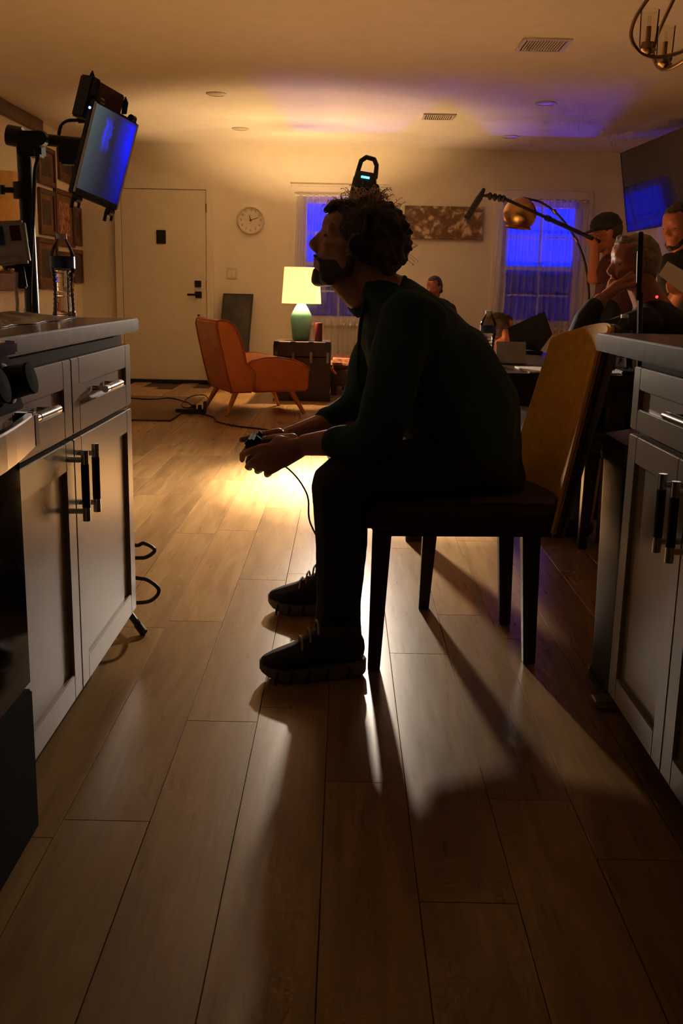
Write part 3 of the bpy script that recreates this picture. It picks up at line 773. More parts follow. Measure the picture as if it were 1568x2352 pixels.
for nm, ang, ln, wd in (('hour_hand', 106, .055, .006), ('minute_hand', 20, .088, .0045)):
    a = math.radians(ang); d = Vector((math.cos(a), math.sin(a), 0)); n_ = Vector((-d.y, d.x, 0)) * wd
    MB().prism([mc @ (q + Vector((0, 0, .023))) for q in (d * -.015 + n_, d * -.015 - n_, d * ln - n_ * .5, d * ln + n_ * .5)], (0, -.0015, 0)).build(nm, 'ink', ck)

c = at(532, 628, WY)
sw = thing('light_switch', 'ivory double light switch plate right of front door', 'switch', (c.x, WY, c.z))
MB().box(c.x - .057, c.x + .057, WY - .007, WY - .001, c.z - .058, c.z + .058).build('plate', 'ivory', sw, bevel=.003)
for dx in (-.023, .023):
    MB().box(c.x + dx - .016, c.x + dx + .016, WY - .011, WY - .006, c.z - .033, c.z + .033).build('rocker', 'trim', sw, bevel=.002)

a, b = at(930, 472, WY - .03), at(1106, 551, WY - .03)
cv = thing('canvas_art', 'wide abstract canvas with swirling pattern between the windows', 'painting', (a.x, WY, b.z))
MB().box(a.x, b.x, WY - .04, WY - .001, b.z, a.z).build('stretcher', 'canvas', cv, bevel=.003)
MB().box(a.x + .001, b.x - .001, WY - .0425, WY - .040, b.z + .001, a.z - .001).build('painted_face', 'art', cv)

# picture leaning on the wall by the door
q = [at(510, 674, 10.95), at(580, 675, 10.95), at(569, 845, 10.55), at(497, 843, 10.55)]
lp0 = thing('leaning_picture', 'tall dark picture leaning on the wall beside the front door', 'picture', (q[3].x, 10.6, 0))
zt = q[0].z
def leanbox(x0, x1, z0, z1, d0, d1):
    m = MB(); y_at = lambda z: WY - .06 - .28 * (1 - z / zt)
    sh = lambda z: -.055 * (1 - z / zt)
    m.add([(x + sh(z), y_at(z) + d, z) for x in (x0, x1) for d in (d0, d1) for z in (z0, z1)], [(0, 1, 3, 2), (4, 6, 7, 5), (0, 4, 5, 1), (2, 3, 7, 6), (0, 2, 6, 4), (1, 5, 7, 3)]); return m
x0, x1 = q[0].x, q[1].x
leanbox(x0, x1, .0, zt, -.02, .02).build('panel', 'blackplastic', lp0, bevel=.004)
leanbox(x0 + .02, x1 - .02, .02, zt - .02, -.024, -.019).build('print', 'leanart', lp0)

# curtains: sheer pleated panels on a rod
for (x0, x1), lab, zb, spread in ((W1, 'sheer white curtain behind the lit table lamp', .16, .05), (W2, 'sheer white curtain glowing blue behind the arc lamp', .62, .06)):
    xm = (x0 + x1) / 2
    ct = thing('curtain', lab, 'curtain', (xm, WY - .07, zb), 'sheer curtains on the two windows')
    MB().tube([(x0 - .06, WY - .065, WZ1 - .005), (x1 + .06, WY - .065, WZ1 - .005)], .008, 10).build('rod', 'trim', ct)
    for s_, (xa, xb) in enumerate(((x0 - .04, xm + .01), (xm - .01, x1 + .04))):
        rows = []
        for i in range(15):
            v = i / 14; z = WZ1 + .01 - (WZ1 + .01 - zb) * v; r_ = []
            for j in range(73):
                u = j / 72; ph = u * 7 * 2 * math.pi + .8 * math.sin(3 * u + s_)
                amp = .018 + .008 * v + .006 * math.sin(5 * u)
                flare = (-spread if s_ == 0 else spread * .3) * v * (1 - u if s_ == 0 else u)
                r_.append((xa + (xb - xa) * u + flare, WY - .07 + amp * math.sin(ph + .5 * v), z + .004 * math.sin(ph)))
            rows.append(r_)
        MB().grid(rows).build('curtain_panel', 'sheer', ct, smooth=180)

# yard beyond the windows
struct(MB().box(-4, 5, WY + .14, 22, -.12, -.02).build('yard_ground', 'ground'), 'dark ground outside the windows')
fe = thing('yard_fence', 'dark board fence outside seen through the blue windows', 'fence', (0.8, 15.5, -.02))
x = -2.5
while x < 5:
    MB().box(x, x + .135, 15.5, 15.52, -.02, 1.30 + .03 * random.random()).build('board', 'fence', fe); x += .15
MB().box(-2.5, 5, 15.52, 15.56, .25, .34).box(-2.5, 5, 15.52, 15.56, 1.0, 1.09).build('rail', 'fence', fe)

# ================================================================= CEILING THINGS
def vent(c0, c1, lab, n):
    x0, x1, y0, y1 = c0[0], c1[0], c0[1], c1[1]
    v = thing('ceiling_vent', lab, 'vent', ((x0 + x1) / 2, (y0 + y1) / 2, CZ), 'ceiling vents')
    MB().box(x0, x0 + .025, y0, y1, CZ - .012, CZ - .0005).box(x1 - .025, x1, y0, y1, CZ - .012, CZ - .0005).box(x0 + .025, x1 - .025, y0, y0 + .025, CZ - .012, CZ - .0005).box(x0 + .025, x1 - .025, y1 - .025, y1, CZ - .012, CZ - .0005).build('frame', 'vent', v, bevel=.002)
    MB().box(x0 + .025, x1 - .025, y0 + .025, y1 - .025, CZ - .003, CZ - .0006).build('backing', 'dark', v)
    for k in range(n):
        xx = x0 + .032 + (x1 - x0 - .064) * (k + .5) / n
        MB().box(-.0045, .0045, y0 + .027, y1 - .027, -.0008, .0008, T((xx, 0, CZ - .008), 0, 1.0, 0)).build('slat', 'vent', v)
vent((1.0, 6.29), (1.29, 6.60), 'larger ceiling vent nearer the chandelier', 14)
vent((.617, 8.93), (.89, 9.19), 'smaller far ceiling vent above the canvas art', 12)
for (px, py), lab in (((497, 215), 'recessed ceiling light nearest the monitor'), ((552, 295), 'far recessed ceiling light above the wall clock'), ((1252, 236), 'recessed ceiling light below the larger vent'), ((1171, 313), 'far recessed ceiling light above the arc lamp')):
    p = atz(px, py, CZ)
    d = thing('recessed_light', lab, 'ceiling light', (p.x, p.y, CZ), 'unlit recessed ceiling lights')
    MB().lathe([(.058, -.0008), (.080, -.0008), (.080, -.006), (.058, -.012)], T((p.x, p.y, CZ)), 32, closed=False).build('trim_ring', 'vent', d, smooth=40)
    MB().lathe([(0, -.002), (.059, -.002), (.059, -.009), (0, -.014)], T((p.x, p.y, CZ)), 32).build('lens', 'ivory', d, smooth=40)

# chandelier
CY = 4.75
cc = at(1622, 60, CY)
ch = thing('chandelier', 'bronze chandelier with curved arms and glass candle holders', 'chandelier', (cc.x, CY, CZ))
MB().lathe([(0, 0), (.06, 0), (.06, -.02), (.012, -.03), (.012, -(CZ - cc.z) + .1), (.03, -(CZ - cc.z) + .05), (.02, -(CZ - cc.z) - .02), (.028, -(CZ - cc.z) - .05), (0, -(CZ - cc.z) - .07)], T((cc.x, CY, CZ)), 24).build('stem', 'bronze', ch, smooth=40)
prof = [(x_, y_) for x_, y_ in ((1614, 55), (1592, 96), (1566, 118), (1530, 130), (1490, 133), (1460, 120), (1443, 88), (1452, 48), (1480, 5), (1518, -45), (1560, -100), (1612, -150))]
pr = [((cc.x - at(x_, y_, CY).x), at(x_, y_, CY).z) for x_, y_ in prof]
cup = at(1481, 118, CY); rc = cc.x - cup.x
for k in range(5):
    a = math.pi + .10 + k * 2 * math.pi / 5; dx, dy = math.cos(a), math.sin(a)
    P_ = lambda r, z: Vector((cc.x + dx * r, CY + dy * r, z))
    ar = MB().tube(spline([P_(r, z) for r, z in pr], 5), .0085, 10).build('arm', 'bronze', ch, smooth=40)
    m = T(P_(rc, cup.z))
    MB().lathe([(0, -.025), (.008, -.02), (.034, -.008), (.04, .0), (.032, .004), (.030, .03), (0, .03)], m, 24).build('cup', 'bronze', ar, smooth=40)
    MB().lathe([(0, .03), (.011, .03), (.011, .095), (0, .095)], m, 16).build('candle_sleeve', 'bronze', ar, smooth=40)
    MB().lathe([(0, .095), (.006, .096), (.006, .135), (0, .14)], m, 12).build('bulb', 'thinglass', ar, smooth=60)
    MB().lathe([(.031, .005), (.036, .02), (.040, .16), (.0385, .16), (.0345, .02)], m, 28, closed=False).build('glass_cylinder', 'thinglass', ar, smooth=60)

# ================================================================= LIVING ROOM
# orange slipper chair
oc_ = Vector((-.776, 8.64, 0)); OM = T(oc_, 0, 0, math.radians(24))
sl = thing('slipper_chair', 'orange leather slipper chair with splayed wooden legs', 'armchair', oc_)
def extr(poly, hw, m, bev):
    return MB().prism([m @ Vector((x, -hw, z)) for x, z in poly], (m.to_3x3() @ Vector((0, 2 * hw, 0)))), bev
back = [(-.30, .185), (-.355, .40), (-.40, .60), (-.425, .735), (-.415, .77), (-.38, .78), (-.32, .77), (-.275, .74), (-.235, .675), (-.205, .60), (-.18, .50), (-.165, .42), (-.10, .34), (-.10, .185)]
seat = [(-.10, .185), (-.10, .34), (-.165, .425), (-.12, .452), (.0, .475), (.12, .478), (.24, .458), (.33, .425), (.385, .385), (.395, .36), (.385, .19)]
m_, bv = extr(back, .30, OM, .022); m_.build('backrest', 'leather', sl, bevel=.016, seg=3, smooth=50)
m_, bv = extr(seat, .30, OM, .022); m_.build('seat', 'leather', sl, bevel=.016, seg=3, smooth=50)
for s_ in (-1, 1):
    MB().tube([OM @ Vector((x, s_ * .30, z)) for x, z in back[:9] + back[9:12]], .006, 6).build('welt', 'welt', sl)
    MB().tube([OM @ Vector((x, s_ * .30, z)) for x, z in seat[2:10]], .006, 6).build('welt', 'welt', sl)
for sx in (-1, 1):
    for sy in (-1, 1):
        MB().tube([OM @ Vector((sx * .24, sy * .25, .20)), OM @ Vector((sx * .345, sy * .315, .0))], [.026, .014], 14).build('leg', 'oakleg', sl, smooth=40)

# black trunk used as side table
ta, tb = at(629, 900, 9.46), at(756, 900, 9.46)
tx0, tx1, ty0, ty1, tz = ta.x, tb.x, 9.46, 9.98, at(690, 786, 9.46).z
tr = thing('storage_trunk', 'black storage trunk used as lamp table', 'trunk', ((tx0 + tx1) / 2, 9.7, 0))
MB().box(tx0, tx1, ty0, ty1, .0, tz - .14).build('body', 'trunk', tr, bevel=.006)
MB().box(tx0 - .004, tx1 + .004, ty0 - .004, ty1 + .004, tz - .132, tz).build('lid', 'trunk', tr, bevel=.006)
for fx in (.04, .34, .66, .96):
    x = tx0 + (tx1 - tx0) * fx
    MB().box(x - .025, x + .025, ty0 - .012, ty0 + .03, tz - .022, tz + .006).build('top_clasp', 'blackmetal', tr, bevel=.003)
    MB().box(x - .012, x + .012, ty0 - .012, ty0 - .003, tz - .19, tz - .09).build('latch', 'trunkmetal', tr, bevel=.002)
for x in (tx0, tx1):
    MB().box(x - .008, x + .008, ty0 - .008, ty0 + .02, .0, tz - .02).build('corner_strip', 'blackmetal', tr, bevel=.002)
    MB().tube(spline([(x, 9.62, tz - .25), (x + (.05 if x > -.4 else -.05), 9.66, tz - .30), (x + (.05 if x > -.4 else -.05), 9.78, tz - .30), (x, 9.82, tz - .25)], 4), .008, 6).build('side_handle', 'leather', tr)

# lit table lamp
LX, LY = at(692, 700, 9.76).x, 9.76
zb, zt = at(692, 697, LY).z, at(692, 614, LY).z
tl = thing('table_lamp', 'lit table lamp with teal ceramic base and white drum shade', 'lamp', (LX, LY, tz))
hgt = zb - tz
MB().lathe([(0, 0), (.075, 0), (.082, .01), (.096, hgt * .35), (.102, hgt * .60), (.098, hgt * .68), (.06, hgt * .88), (.032, hgt * .99), (.02, hgt * 1.02), (0, hgt * 1.02)], T((LX, LY, tz + .007)), 40).build('base', 'teal', tl, smooth=50)
MB().lathe([(0, 0), (.062, 0), (.062, .006), (0, .006)], T((LX, LY, tz + .001)), 32).build('foot_ring', 'oakleg', tl)
MB().lathe([(.188, zb), (.165, zt), (.1635, zt), (.1865, zb)], T((LX, LY, 0)), 64, closed=False).build('shade', 'shade', tl, smooth=60)
sp = MB()
for k in range(3):
    a = k * 2 * math.pi / 3 + .5
    sp.tube([(LX + .012 * math.cos(a), LY + .012 * math.sin(a), zt - .014), (LX + .163 * math.cos(a), LY + .163 * math.sin(a), zt - .006)], .0022, 6)
sp.lathe([(.010, zt - .016), (.016, zt - .016), (.016, zt - .012), (.010, zt - .012)], T((LX, LY, 0)), 16, closed=False)
sp.build('shade_spider', 'brass', tl)
for s_ in (-1, 1):
    MB().tube(spline([(LX + s_ * .012, LY, zb - .01), (LX + s_ * .045, LY, zb + .10), (LX + s_ * .04, LY, zt - .06), (LX, LY, zt - .014)], 5), .0025, 6).build('harp', 'brass', tl)
MB().lathe([(0, 0), (.014, 0), (.014, .06), (0, .06)], T((LX, LY, zb)), 16).build('socket', 'brass', tl)
zbulb = zt - .115
MB().lathe([(0, -.05), (.013, -.05), (.016, -.03), (.029, 0), (.026, .02), (0, .032)], T((LX, LY, zbulb)), 24).build('bulb', 'pet', tl, smooth=60)
pl = bpy.data.lights.new('lamp_bulb_light', 'POINT'); pl.energy = 138; pl.color = (1.0, .62, .28); pl.shadow_soft_size = .022
po = bpy.data.objects.new('lamp_bulb_light', pl); COL.objects.link(po); po.location = (LX, LY, zbulb)

cp = at(731, 782, 9.66)
cn = thing('pillar_candle', 'dark red pillar candle beside the lit table lamp', 'candle', (cp.x, 9.66, tz))
MB().lathe([(0, 0), (.035, 0), (.036, .004), (.036, .17), (.033, .174), (.02, .168), (0, .168)], T((cp.x, 9.66, tz + .001)), 28).build('wax', 'candle', cn, smooth=40)
MB().tube([(cp.x, 9.66, tz + .168), (cp.x + .001, 9.66, tz + .182)], .0015, 6).build('wick', 'cordblack', cn)

# daybed below the first window
db = thing('daybed', 'low daybed with patterned throw beneath the lamp-side window', 'daybed', (.7, 10.45, 0))
dx0 = at(752, 880, 10.05).x
MB().box(dx0, 1.5, 10.05, 10.92, .10, .26).build('base', 'trunk', db, bevel=.01)
MB().box(dx0 + .01, 1.49, 10.06, 10.91, .262, .36).build('mattress', 'quilt', db, bevel=.035, seg=4, smooth=60)
for x in (dx0 + .06, 1.44):
    for y in (10.1, 10.86): MB().box(x - .03, x + .03, y - .03, y + .03, 0, .10).build('leg', 'chairleg', db)

# rug, power strip, cords
r0, r1 = atz(300, 905, 0), atz(480, 905, 0); r2 = atz(385, 968, 0)
rgm = thing('floor_mat', 'brown woven floor mat before the front door', 'rug', (-1.9, 8.6, 0))
MB().prism([(-2.75, r2.y, .001), (r2.x + .02, r2.y, .001), (r1.x, 9.55, .001), (-2.75, 9.55, .001)], (0, 0, .010)).build('weave', 'rug', rgm, bevel=.003)
MB().tube([(-2.75, r2.y, .007), (r2.x + .02, r2.y, .007), (r1.x, 9.55, .007)], .008, 6).build('binding', 'framewood', rgm)
ps = atz(448, 950, .0)
pst = thing('power_strip', 'black power strip with plugs on floor beside slipper chair', 'power strip', (ps.x, ps.y, 0))
MB().box(ps.x - .16, ps.x + .09, ps.y - .035, ps.y + .035, .0, .04).build('body', 'blackplastic', pst, bevel=.006)
for k in range(3):
    MB().box(ps.x - .02 + .045 * k, ps.x + .01 + .045 * k, ps.y - .02, ps.y + .015, .04, .075 + .03 * (k == 2)).build('plug', 'blackplastic', pst, bevel=.004)
def fcord(pxs, lab, r=.0055, z=.006):
    pts = [atz(x, y, z) if len(t) == 0 else Vector((atz(x, y, 0).x, atz(x, y, 0).y, t[0])) for x, y, *t in pxs]
    return MB().tube(spline(pts, 8), r, 7).build('cord', 'cordblack', pst, lab, smooth=40)
fcord([(300, 914), (345, 917), (390, 914), (430, 924), (445, 934), (425, 936), (418, 926), (440, 910), (470, 908), (480, 925), (472, 938), (458, 944)], 'black cord looping over the floor mat to the power strip', z=.018)
fcord([(460, 950), (490, 958), (498, 968), (540, 978), (600, 985), (650, 994), (700, 1005), (745, 1035), (770, 1085)], 'thin black cord running from power strip across floor behind the hands', .006)

# ================================================================= LED FILM LIGHT
LH = 1.12; LPX, LPY = .015, 5.52
lt = thing('film_light', 'black film light on stand behind the seated man, handle above his head', 'film light', (LPX, LPY, 0))
top = at(848, 352, LPY); bot_ = Vector((LPX, LPY - .04, LH))
ax = (top - bot_).normalized()
AX = frame_from(ax, (1, 0, 0)).to_4x4(); AX.translation = bot_
Ltot = (top - bot_).length
z1 = Ltot * .36; z2 = Ltot * .93
# tapered housing with vents, handle with slot, reflector
def sec(z, hx, hy, r): return [AX @ Vector(p) for p in rr(0, 0, hx, hy, r, z, 3)]
rings(MB(), [sec(z1, .074, .068, .02), sec(z1 + .06, .078, .072, .02), sec(z1 + .16, .068, .066, .02), sec(z2 - .10, .062, .06, .018), sec(z2 - .06, .050, .056, .016)]).build('housing', 'blackplastic', lt, smooth=40)
hm = MB()
hm.hull([(AX @ Vector((-.046, 0, z2 - .07)), .012), (AX @ Vector((-.036, 0, z2 + .0)), .012)]).hull([(AX @ Vector((-.036, 0, z2)), .012), (AX @ Vector((-.012, 0, z2 + .022)), .012)])
hm.hull([(AX @ Vector((-.012, 0, z2 + .022)), .012), (AX @ Vector((.030, 0, z2 + .018)), .012)]).hull([(AX @ Vector((.030, 0, z2 + .018)), .012), (AX @ Vector((.048, 0, z2 - .01)), .012)]).hull([(AX @ Vector((.048, 0, z2 - .01)), .012), (AX @ Vector((.052, 0, z2 - .07)), .013)])
hm.build('handle', 'blackplastic', lt, smooth=50)
MB().box(-.022, .022, -.064, -.058, z2 - .094, z2 - .084, AX).build('readout', 'led_cyan', lt)
MB().hull([(AX @ Vector((.062, 0, z2 - .12)), (.02, .03, .02)), (AX @ Vector((.074, 0, z2 - .19)), (.022, .03, .03))]).build('side_knob', 'blackplastic', lt, smooth=50)
MB().tube([AX @ Vector((-.075, 0, z1 + .12)), AX @ Vector((-.098, 0, z1 + .12))], .016, 12).build('yoke_knob', 'blackplastic', lt)
for k in range(5):
    MB().box(-.05, .05, -.073, -.066, z1 + .05 + k * .018, z1 + .058 + k * .018, AX).build('vent_fin', 'blackmetal', lt)
# light mouth points down towards the kitchen
ldir = Vector((-.10, -.50, -.86)).normalized()
RM = frame_from((0, -.42, -.90), (1, 0, 0)).to_4x4(); RM.translation = Vector((LPX, LPY - .02, LH + .03))
MB().lathe([(.045, -.06), (.05, -.02), (.075, .03), (.073, .03), (.047, -.018)], RM, 32, closed=False).build('reflector', 'blackmetal', lt, smooth=40)
MB().lathe([(0, -.02), (.046, -.02), (.046, -.016), (0, -.016)], RM, 32).build('light_face', 'lampface', lt)
MB().hull([(AX @ Vector((0, 0, z1 + .02)), (.06, .06, .03)), (RM @ Vector((0, 0, -.07)), .045)]).build('neck_joint', 'blackplastic', lt, smooth=60)
MB().tube([(LPX + .14, LPY + .10, .34), (LPX + .14, LPY + .10, 1.20)], .016, 12).build('stand_pole', 'blackmetal', lt, smooth=40)
MB().tube([(LPX + .14, LPY + .10, 1.18), AX @ Vector((.0, .06, z1 + .10))], .013, 10).build('yoke', 'blackmetal', lt)
for k in range(3):
    a = math.radians(15 + 120 * k)
    MB().tube([(LPX + .14, LPY + .10, .40), (LPX + .14 + .26 * math.cos(a), LPY + .10 + .30 * math.sin(a), .010)], .010, 8).build('leg', 'blackmetal', lt)
bdir = Vector((.22, .0, -.97)).normalized()
for nm, dr_, pw, spd in (('film_light_flood', ldir, 62, 178), ('film_light_beam', bdir, 140, 100)):
    fl_ = area(nm, RM @ Vector((0, 0, .030 + .004 * (pw > 70))), dr_, .085, pw, (1.0, .84, .66), spread=math.radians(spd))
    fl_.parent = lt; fl_.matrix_parent_inverse = Matrix.Translation(-Vector(lt.location))

# ================================================================= TELEVISION
t0, t1 = at(1424, 352, 9.9), at(1440, 534, 9.9)
n0 = Vector((t0.x + .085, 8.0, t0.z)); n1 = Vector((t1.x + .085, 8.0, t1.z))
tv = thing('television', 'large black television mounted on the right wall reflecting blue window', 'television', ((t0.x + n0.x) / 2, 8.95, t1.z))
exv = (t0 - n0).normalized(); eyv = (t0 - t1).normalized(); ezv = exv.cross(eyv) * -1
if ezv.x > 0: ezv = -ezv
TVW, TVH = (t0 - n0).length, (t0 - t1).length
TM = Matrix((exv, eyv, ezv)).transposed().to_4x4(); TM.translation = (t0 + n0 + t1 + n1) * .25
MB().box(-TVW / 2, TVW / 2, -TVH / 2, TVH / 2, -.05, -.004, TM).build('back_shell', 'blackplastic', tv, bevel=.006)
MB().box(-TVW / 2 + .008, TVW / 2 - .008, -TVH / 2 + .012, TVH / 2 - .008, -.004, -.001, TM).build('screen', 'blackglass', tv)
e = .010
MB().box(-TVW / 2, TVW / 2, TVH / 2 - e, TVH / 2, -.004, .002, TM).box(-TVW / 2, TVW / 2, -TVH / 2, -TVH / 2 + e, -.004, .002, TM).box(-TVW / 2, -TVW / 2 + e, -TVH / 2 + e, TVH / 2 - e, -.004, .002, TM).box(TVW / 2 - e, TVW / 2, -TVH / 2 + e, TVH / 2 - e, -.004, .002, TM).build('bezel', 'blackplastic', tv)
MB().tube([TM @ Vector((0, 0, -.05)), Vector((XR - .02, 8.95, TM.translation.z))], .03, 10).box(XR - .03, XR - .002, 8.8, 9.1, TM.translation.z - .15, TM.translation.z + .15).build('wall_mount', 'blackmetal', tv)

# ================================================================= ARC LAMP
AY = 7.6
al = thing('arc_floor_lamp', 'arc floor lamp with brass dome shade before the blue window', 'lamp', (at(1352, 700, AY).x, AY, 0))
pth = [at(1203, 455, AY), at(1240, 464, AY), at(1275, 488, AY), at(1303, 520, AY), at(1325, 556, AY), at(1341, 596, AY), at(1349, 640, AY), at(1352, 700, AY)]
fx = pth[-1].x
MB().tube(spline(pth + [Vector((fx + .005, AY, .5)), Vector((fx + .01, AY, .05))], 6), .0085, 10).build('arc_arm', 'blackmetal', al, smooth=40)
for p in ((1273, 486), (1322, 550)):
    q = at(*p, AY); MB().lathe([(0, -.02), (.014, -.016), (.014, .016), (0, .02)], Matrix.Translation(q) @ frame_from((.6, 0, -.8)).to_4x4()).build('joint', 'bronze', al, smooth=40)
MB().lathe([(0, 0), (.15, 0), (.15, .03), (.14, .04), (.012, .05), (0, .05)], T((fx + .01, AY, .001)), 40).build('base', 'bronze', al, smooth=40)
dc = at(1193, 492, AY); dm = T(dc, 0, math.radians(5), 0)
R_ = .122
prof = [(R_ * .80, -.098)] + [(R_ * math.cos(t), .118 * math.sin(t)) for t in [math.radians(x) for x in range(-46, 90, 8)]] + [(.012, .1185), (.001, .119)]
MB().lathe([(r - .003 if r > .01 else r, z - .002) for r, z in reversed(prof[:-1])] + prof, dm, 48, closed=False).build('dome_shade', 'brass', al, smooth=60)
MB().tube([dm @ Vector((0, 0, .115)), pth[0]], .009, 10).build('neck', 'bronze', al)
MB().lathe([(0, -.02), (.03, 0), (.02, .05), (0, .1)], dm, 20).build('bulb', 'ivory', al, smooth=60)

# ================================================================= DINING TABLE AND CHAIRS
tf = atz(946, 1240, 0)
TX0, TX1, TY0, TY1 = tf.x - .05, 1.19, 3.80, 5.25
dt = thing('dining_table', 'dark wooden dining table beyond the seated man', 'table', ((TX0 + TX1) / 2, (TY0 + TY1) / 2, 0))
MB().box(TX0, TX1, TY0, TY1, .715, .75).build('tabletop', 'darkwood', dt, bevel=.005)
MB().box(TX0 + .07, TX1 - .07, TY0 + .06, TY0 + .08, .62, .715).box(TX0 + .07, TX1 - .07, TY1 - .08, TY1 - .06, .62, .715).box(TX0 + .06, TX0 + .08, TY0 + .06, TY1 - .06, .62, .715).box(TX1 - .08, TX1 - .06, TY0 + .06, TY1 - .06, .62, .715).build('apron', 'darkwood', dt)
for x in (TX0 + .055, TX1 - .055):
    for y in (tf.y, TY1 - .055): MB().box(x - .035, x + .035, y - .035, y + .035, 0, .715).build('leg', 'darkwood', dt, bevel=.004)
pa = at(1205, 850, TY0 + .1)
tag(MB().prism([(.70, TY0 + .02, .751), (1.10, TY0 + .05, .751), (1.08, TY0 + .33, .751), (.69, TY0 + .30, .751)], (0, 0, .004)).build('paper_stack', 'paper'), 'white papers lying on near edge of dining table', 'paper')
# laptop, grey lid towards camera
lt_ = thing('laptop', 'open laptop with pale grey lid beside the bottle on table', 'laptop', (at(1172, 850, 4.3).x, 4.3, .751))
a_, b_ = at(1139, 784, 4.35), at(1208, 786, 4.35); a2, b2_ = at(1139, 850, 4.28), at(1206, 850, 4.28)
MB().prism([a_, b_, Vector((b2_.x, 4.28, .753)), Vector((a2.x, 4.28, .753))], (0, .007, 0)).build('lid', 'cloth', lt_, bevel=.002)
MB().box(a2.x, b2_.x, 4.29, 4.50, .751, .764).build('keyboard_base', 'cloth', lt_, bevel=.003)
# dark laptop seen askew
dl = thing('laptop', 'dark navy laptop lid standing askew in front of blue window', 'laptop', (at(1215, 780, 5.1).x, 5.1, .751))
qd = [at(1166, 753, 5.0), at(1250, 715, 5.12), at(1268, 768, 5.12), at(1240, 806, 5.1), at(1172, 800, 5.0)]
qd[3].z = max(qd[3].z, .756); qd[4].z = max(qd[4].z, .756)
MB().prism(qd, (0.002, .008, 0)).build('lid', 'blackplastic', dl, bevel=.002)
MB().box(qd[4].x, qd[3].x, 5.02, 5.25, .751, .765).build('keyboard_base', 'blackplastic', dl, bevel=.003)

def dining_chair():
    ft = [Vector((.100, 2.672, 0)), Vector((.551, 2.745, 0)), Vector((.535, 3.092, 0)), Vector((.283, 3.235, 0))]
    tp = [at(877, 1222, 2.69), at(1216, 1240, 2.76), at(1157, 1232, 3.08), at(990, 1228, 3.22)]
    c = thing('dining_chair', 'mustard upholstered dining chair the man in front sits on', 'chair', (.36, 2.93, 0), 'upholstered dining chairs')
    for f, t in zip(ft, tp):
        t = Vector((t.x, t.y, .40)); m = MB()
        b = len(m.v)
        for p, h in ((f, .017), (t, .026)):
            for sx, sy in ((-1, -1), (1, -1), (1, 1), (-1, 1)): m.v.append(Vector((p.x + sx * h, p.y + sy * h, p.z)))
        m.f += [(0, 1, 5, 4), (1, 2, 6, 5), (2, 3, 7, 6), (3, 0, 4, 7), (3, 2, 1, 0), (4, 5, 6, 7)]
        m.build('leg', 'chairleg', c, bevel=.003)
    # seat: rounded trapezoid box
    poly = [(.070, 2.655), (.60, 2.69), (.64, 2.80), (.645, 3.00), (.60, 3.13), (.26, 3.27), (.12, 3.20), (.062, 2.95)]
    MB().prism([(x, y, .385) for x, y in poly], (0, 0, .095)).build('seat', 'brownfabric', c, bevel=.022, seg=3, smooth=50)
    # curved shell back
    n0_, n1_ = at(1232, 1062, 2.66), at(1374, 778, 2.66)
    f0_, f1_ = at(1165, 940, 3.14), at(1262, 775, 3.14)
    nb = n0_ + (n0_ - n1_) * .33; fb = f0_ + (f0_ - f1_) * .75
    nb = Vector((.57, 2.665, .40)); fb = Vector((.50, 3.14, .40))
    F, B, C_ = [], [], []
    NU, NV = 16, 12
    for i in range(NV + 1):
        v = i / NV; rf, rb, rc_ = [], [], []
        near = nb.lerp(n1_, v); far = fb.lerp(f1_, v)
        for j in range(NU + 1):
            u = j / NU
            bow = math.sin(math.pi * u) ** .75
            p = near.lerp(far, u)
            q = p + Vector((.055 * bow + .025 * bow * v, 0, 0))
            # top edge dips at both corners
            q.z += (v ** 4) * (.045 * bow)
            th = .028 + .017 * bow
            rf.append(q); rb.append(q + Vector((th * .45, (u - .5) * .02, -.002))); rc_.append(q + Vector((th * .95, (u - .5) * .05, -.006)))
        F.append(rf); B.append(rb); C_.append(rc_)
    MB().solid(F, B).build('backrest', 'mustard', c, bevel=.006, seg=2, smooth=60)
    MB().solid(B, C_).build('outer_shell', 'brownfabric', c, bevel=.006, seg=2, smooth=60)
    return c
chair = dining_chair()
def dup(root, delta, label):
    r = root.copy(); COL.objects.link(r); r.location = Vector(root.location) + Vector(delta); r['label'] = label
    for chd in list(root.children):
        k = chd.copy(); COL.objects.link(k); k.parent = r; k.matrix_parent_inverse = chd.matrix_parent_inverse.copy()
        for g in chd.children:
            d = g.copy(); COL.objects.link(d); d.parent = k; d.matrix_parent_inverse = g.matrix_parent_inverse.copy()
    return r
dup(chair, (.915, 1.42, 0), 'upholstered dining chair under the man with hand on cheek')

# edge-on monitor on the table
em = thing('director_monitor', 'thin black monitor seen edge-on before the man with hand on cheek', 'monitor', (1.17, 4.05, .751))
ea, eb = at(1472, 532, 3.82), at(1466, 690, 3.82)
MB().prism([ea + Vector((-.009, 0, 0)), ea + Vector((.009, 0, 0)), eb + Vector((.009, 0, 0)), eb + Vector((-.009, 0, 0))], (ea.x / ea.y * .22, .22, 0)).build('panel', 'blackplastic', em, bevel=.003)
ev = at(1464, 576, 4.1); ew = at(1458, 648, 4.1)
MB().tube([ea.lerp(eb, .28) + Vector((-.011, -.001, 0)), ea.lerp(eb, .74) + Vector((-.010, -.001, 0))], .0012, 6).build('edge_strip', 'chrome', em)
xm_ = min(eb.x, TX1 - .05)
MB().tube([(eb.x + .02, 3.875, eb.z + .03), (TX1 - .06, 3.875, .765)], .011, 8).build('stem', 'blackmetal', em)
MB().box(TX1 - .14, TX1 - .01, 3.82, 3.93, .751, .765).build('foot', 'blackplastic', em, bevel=.003)

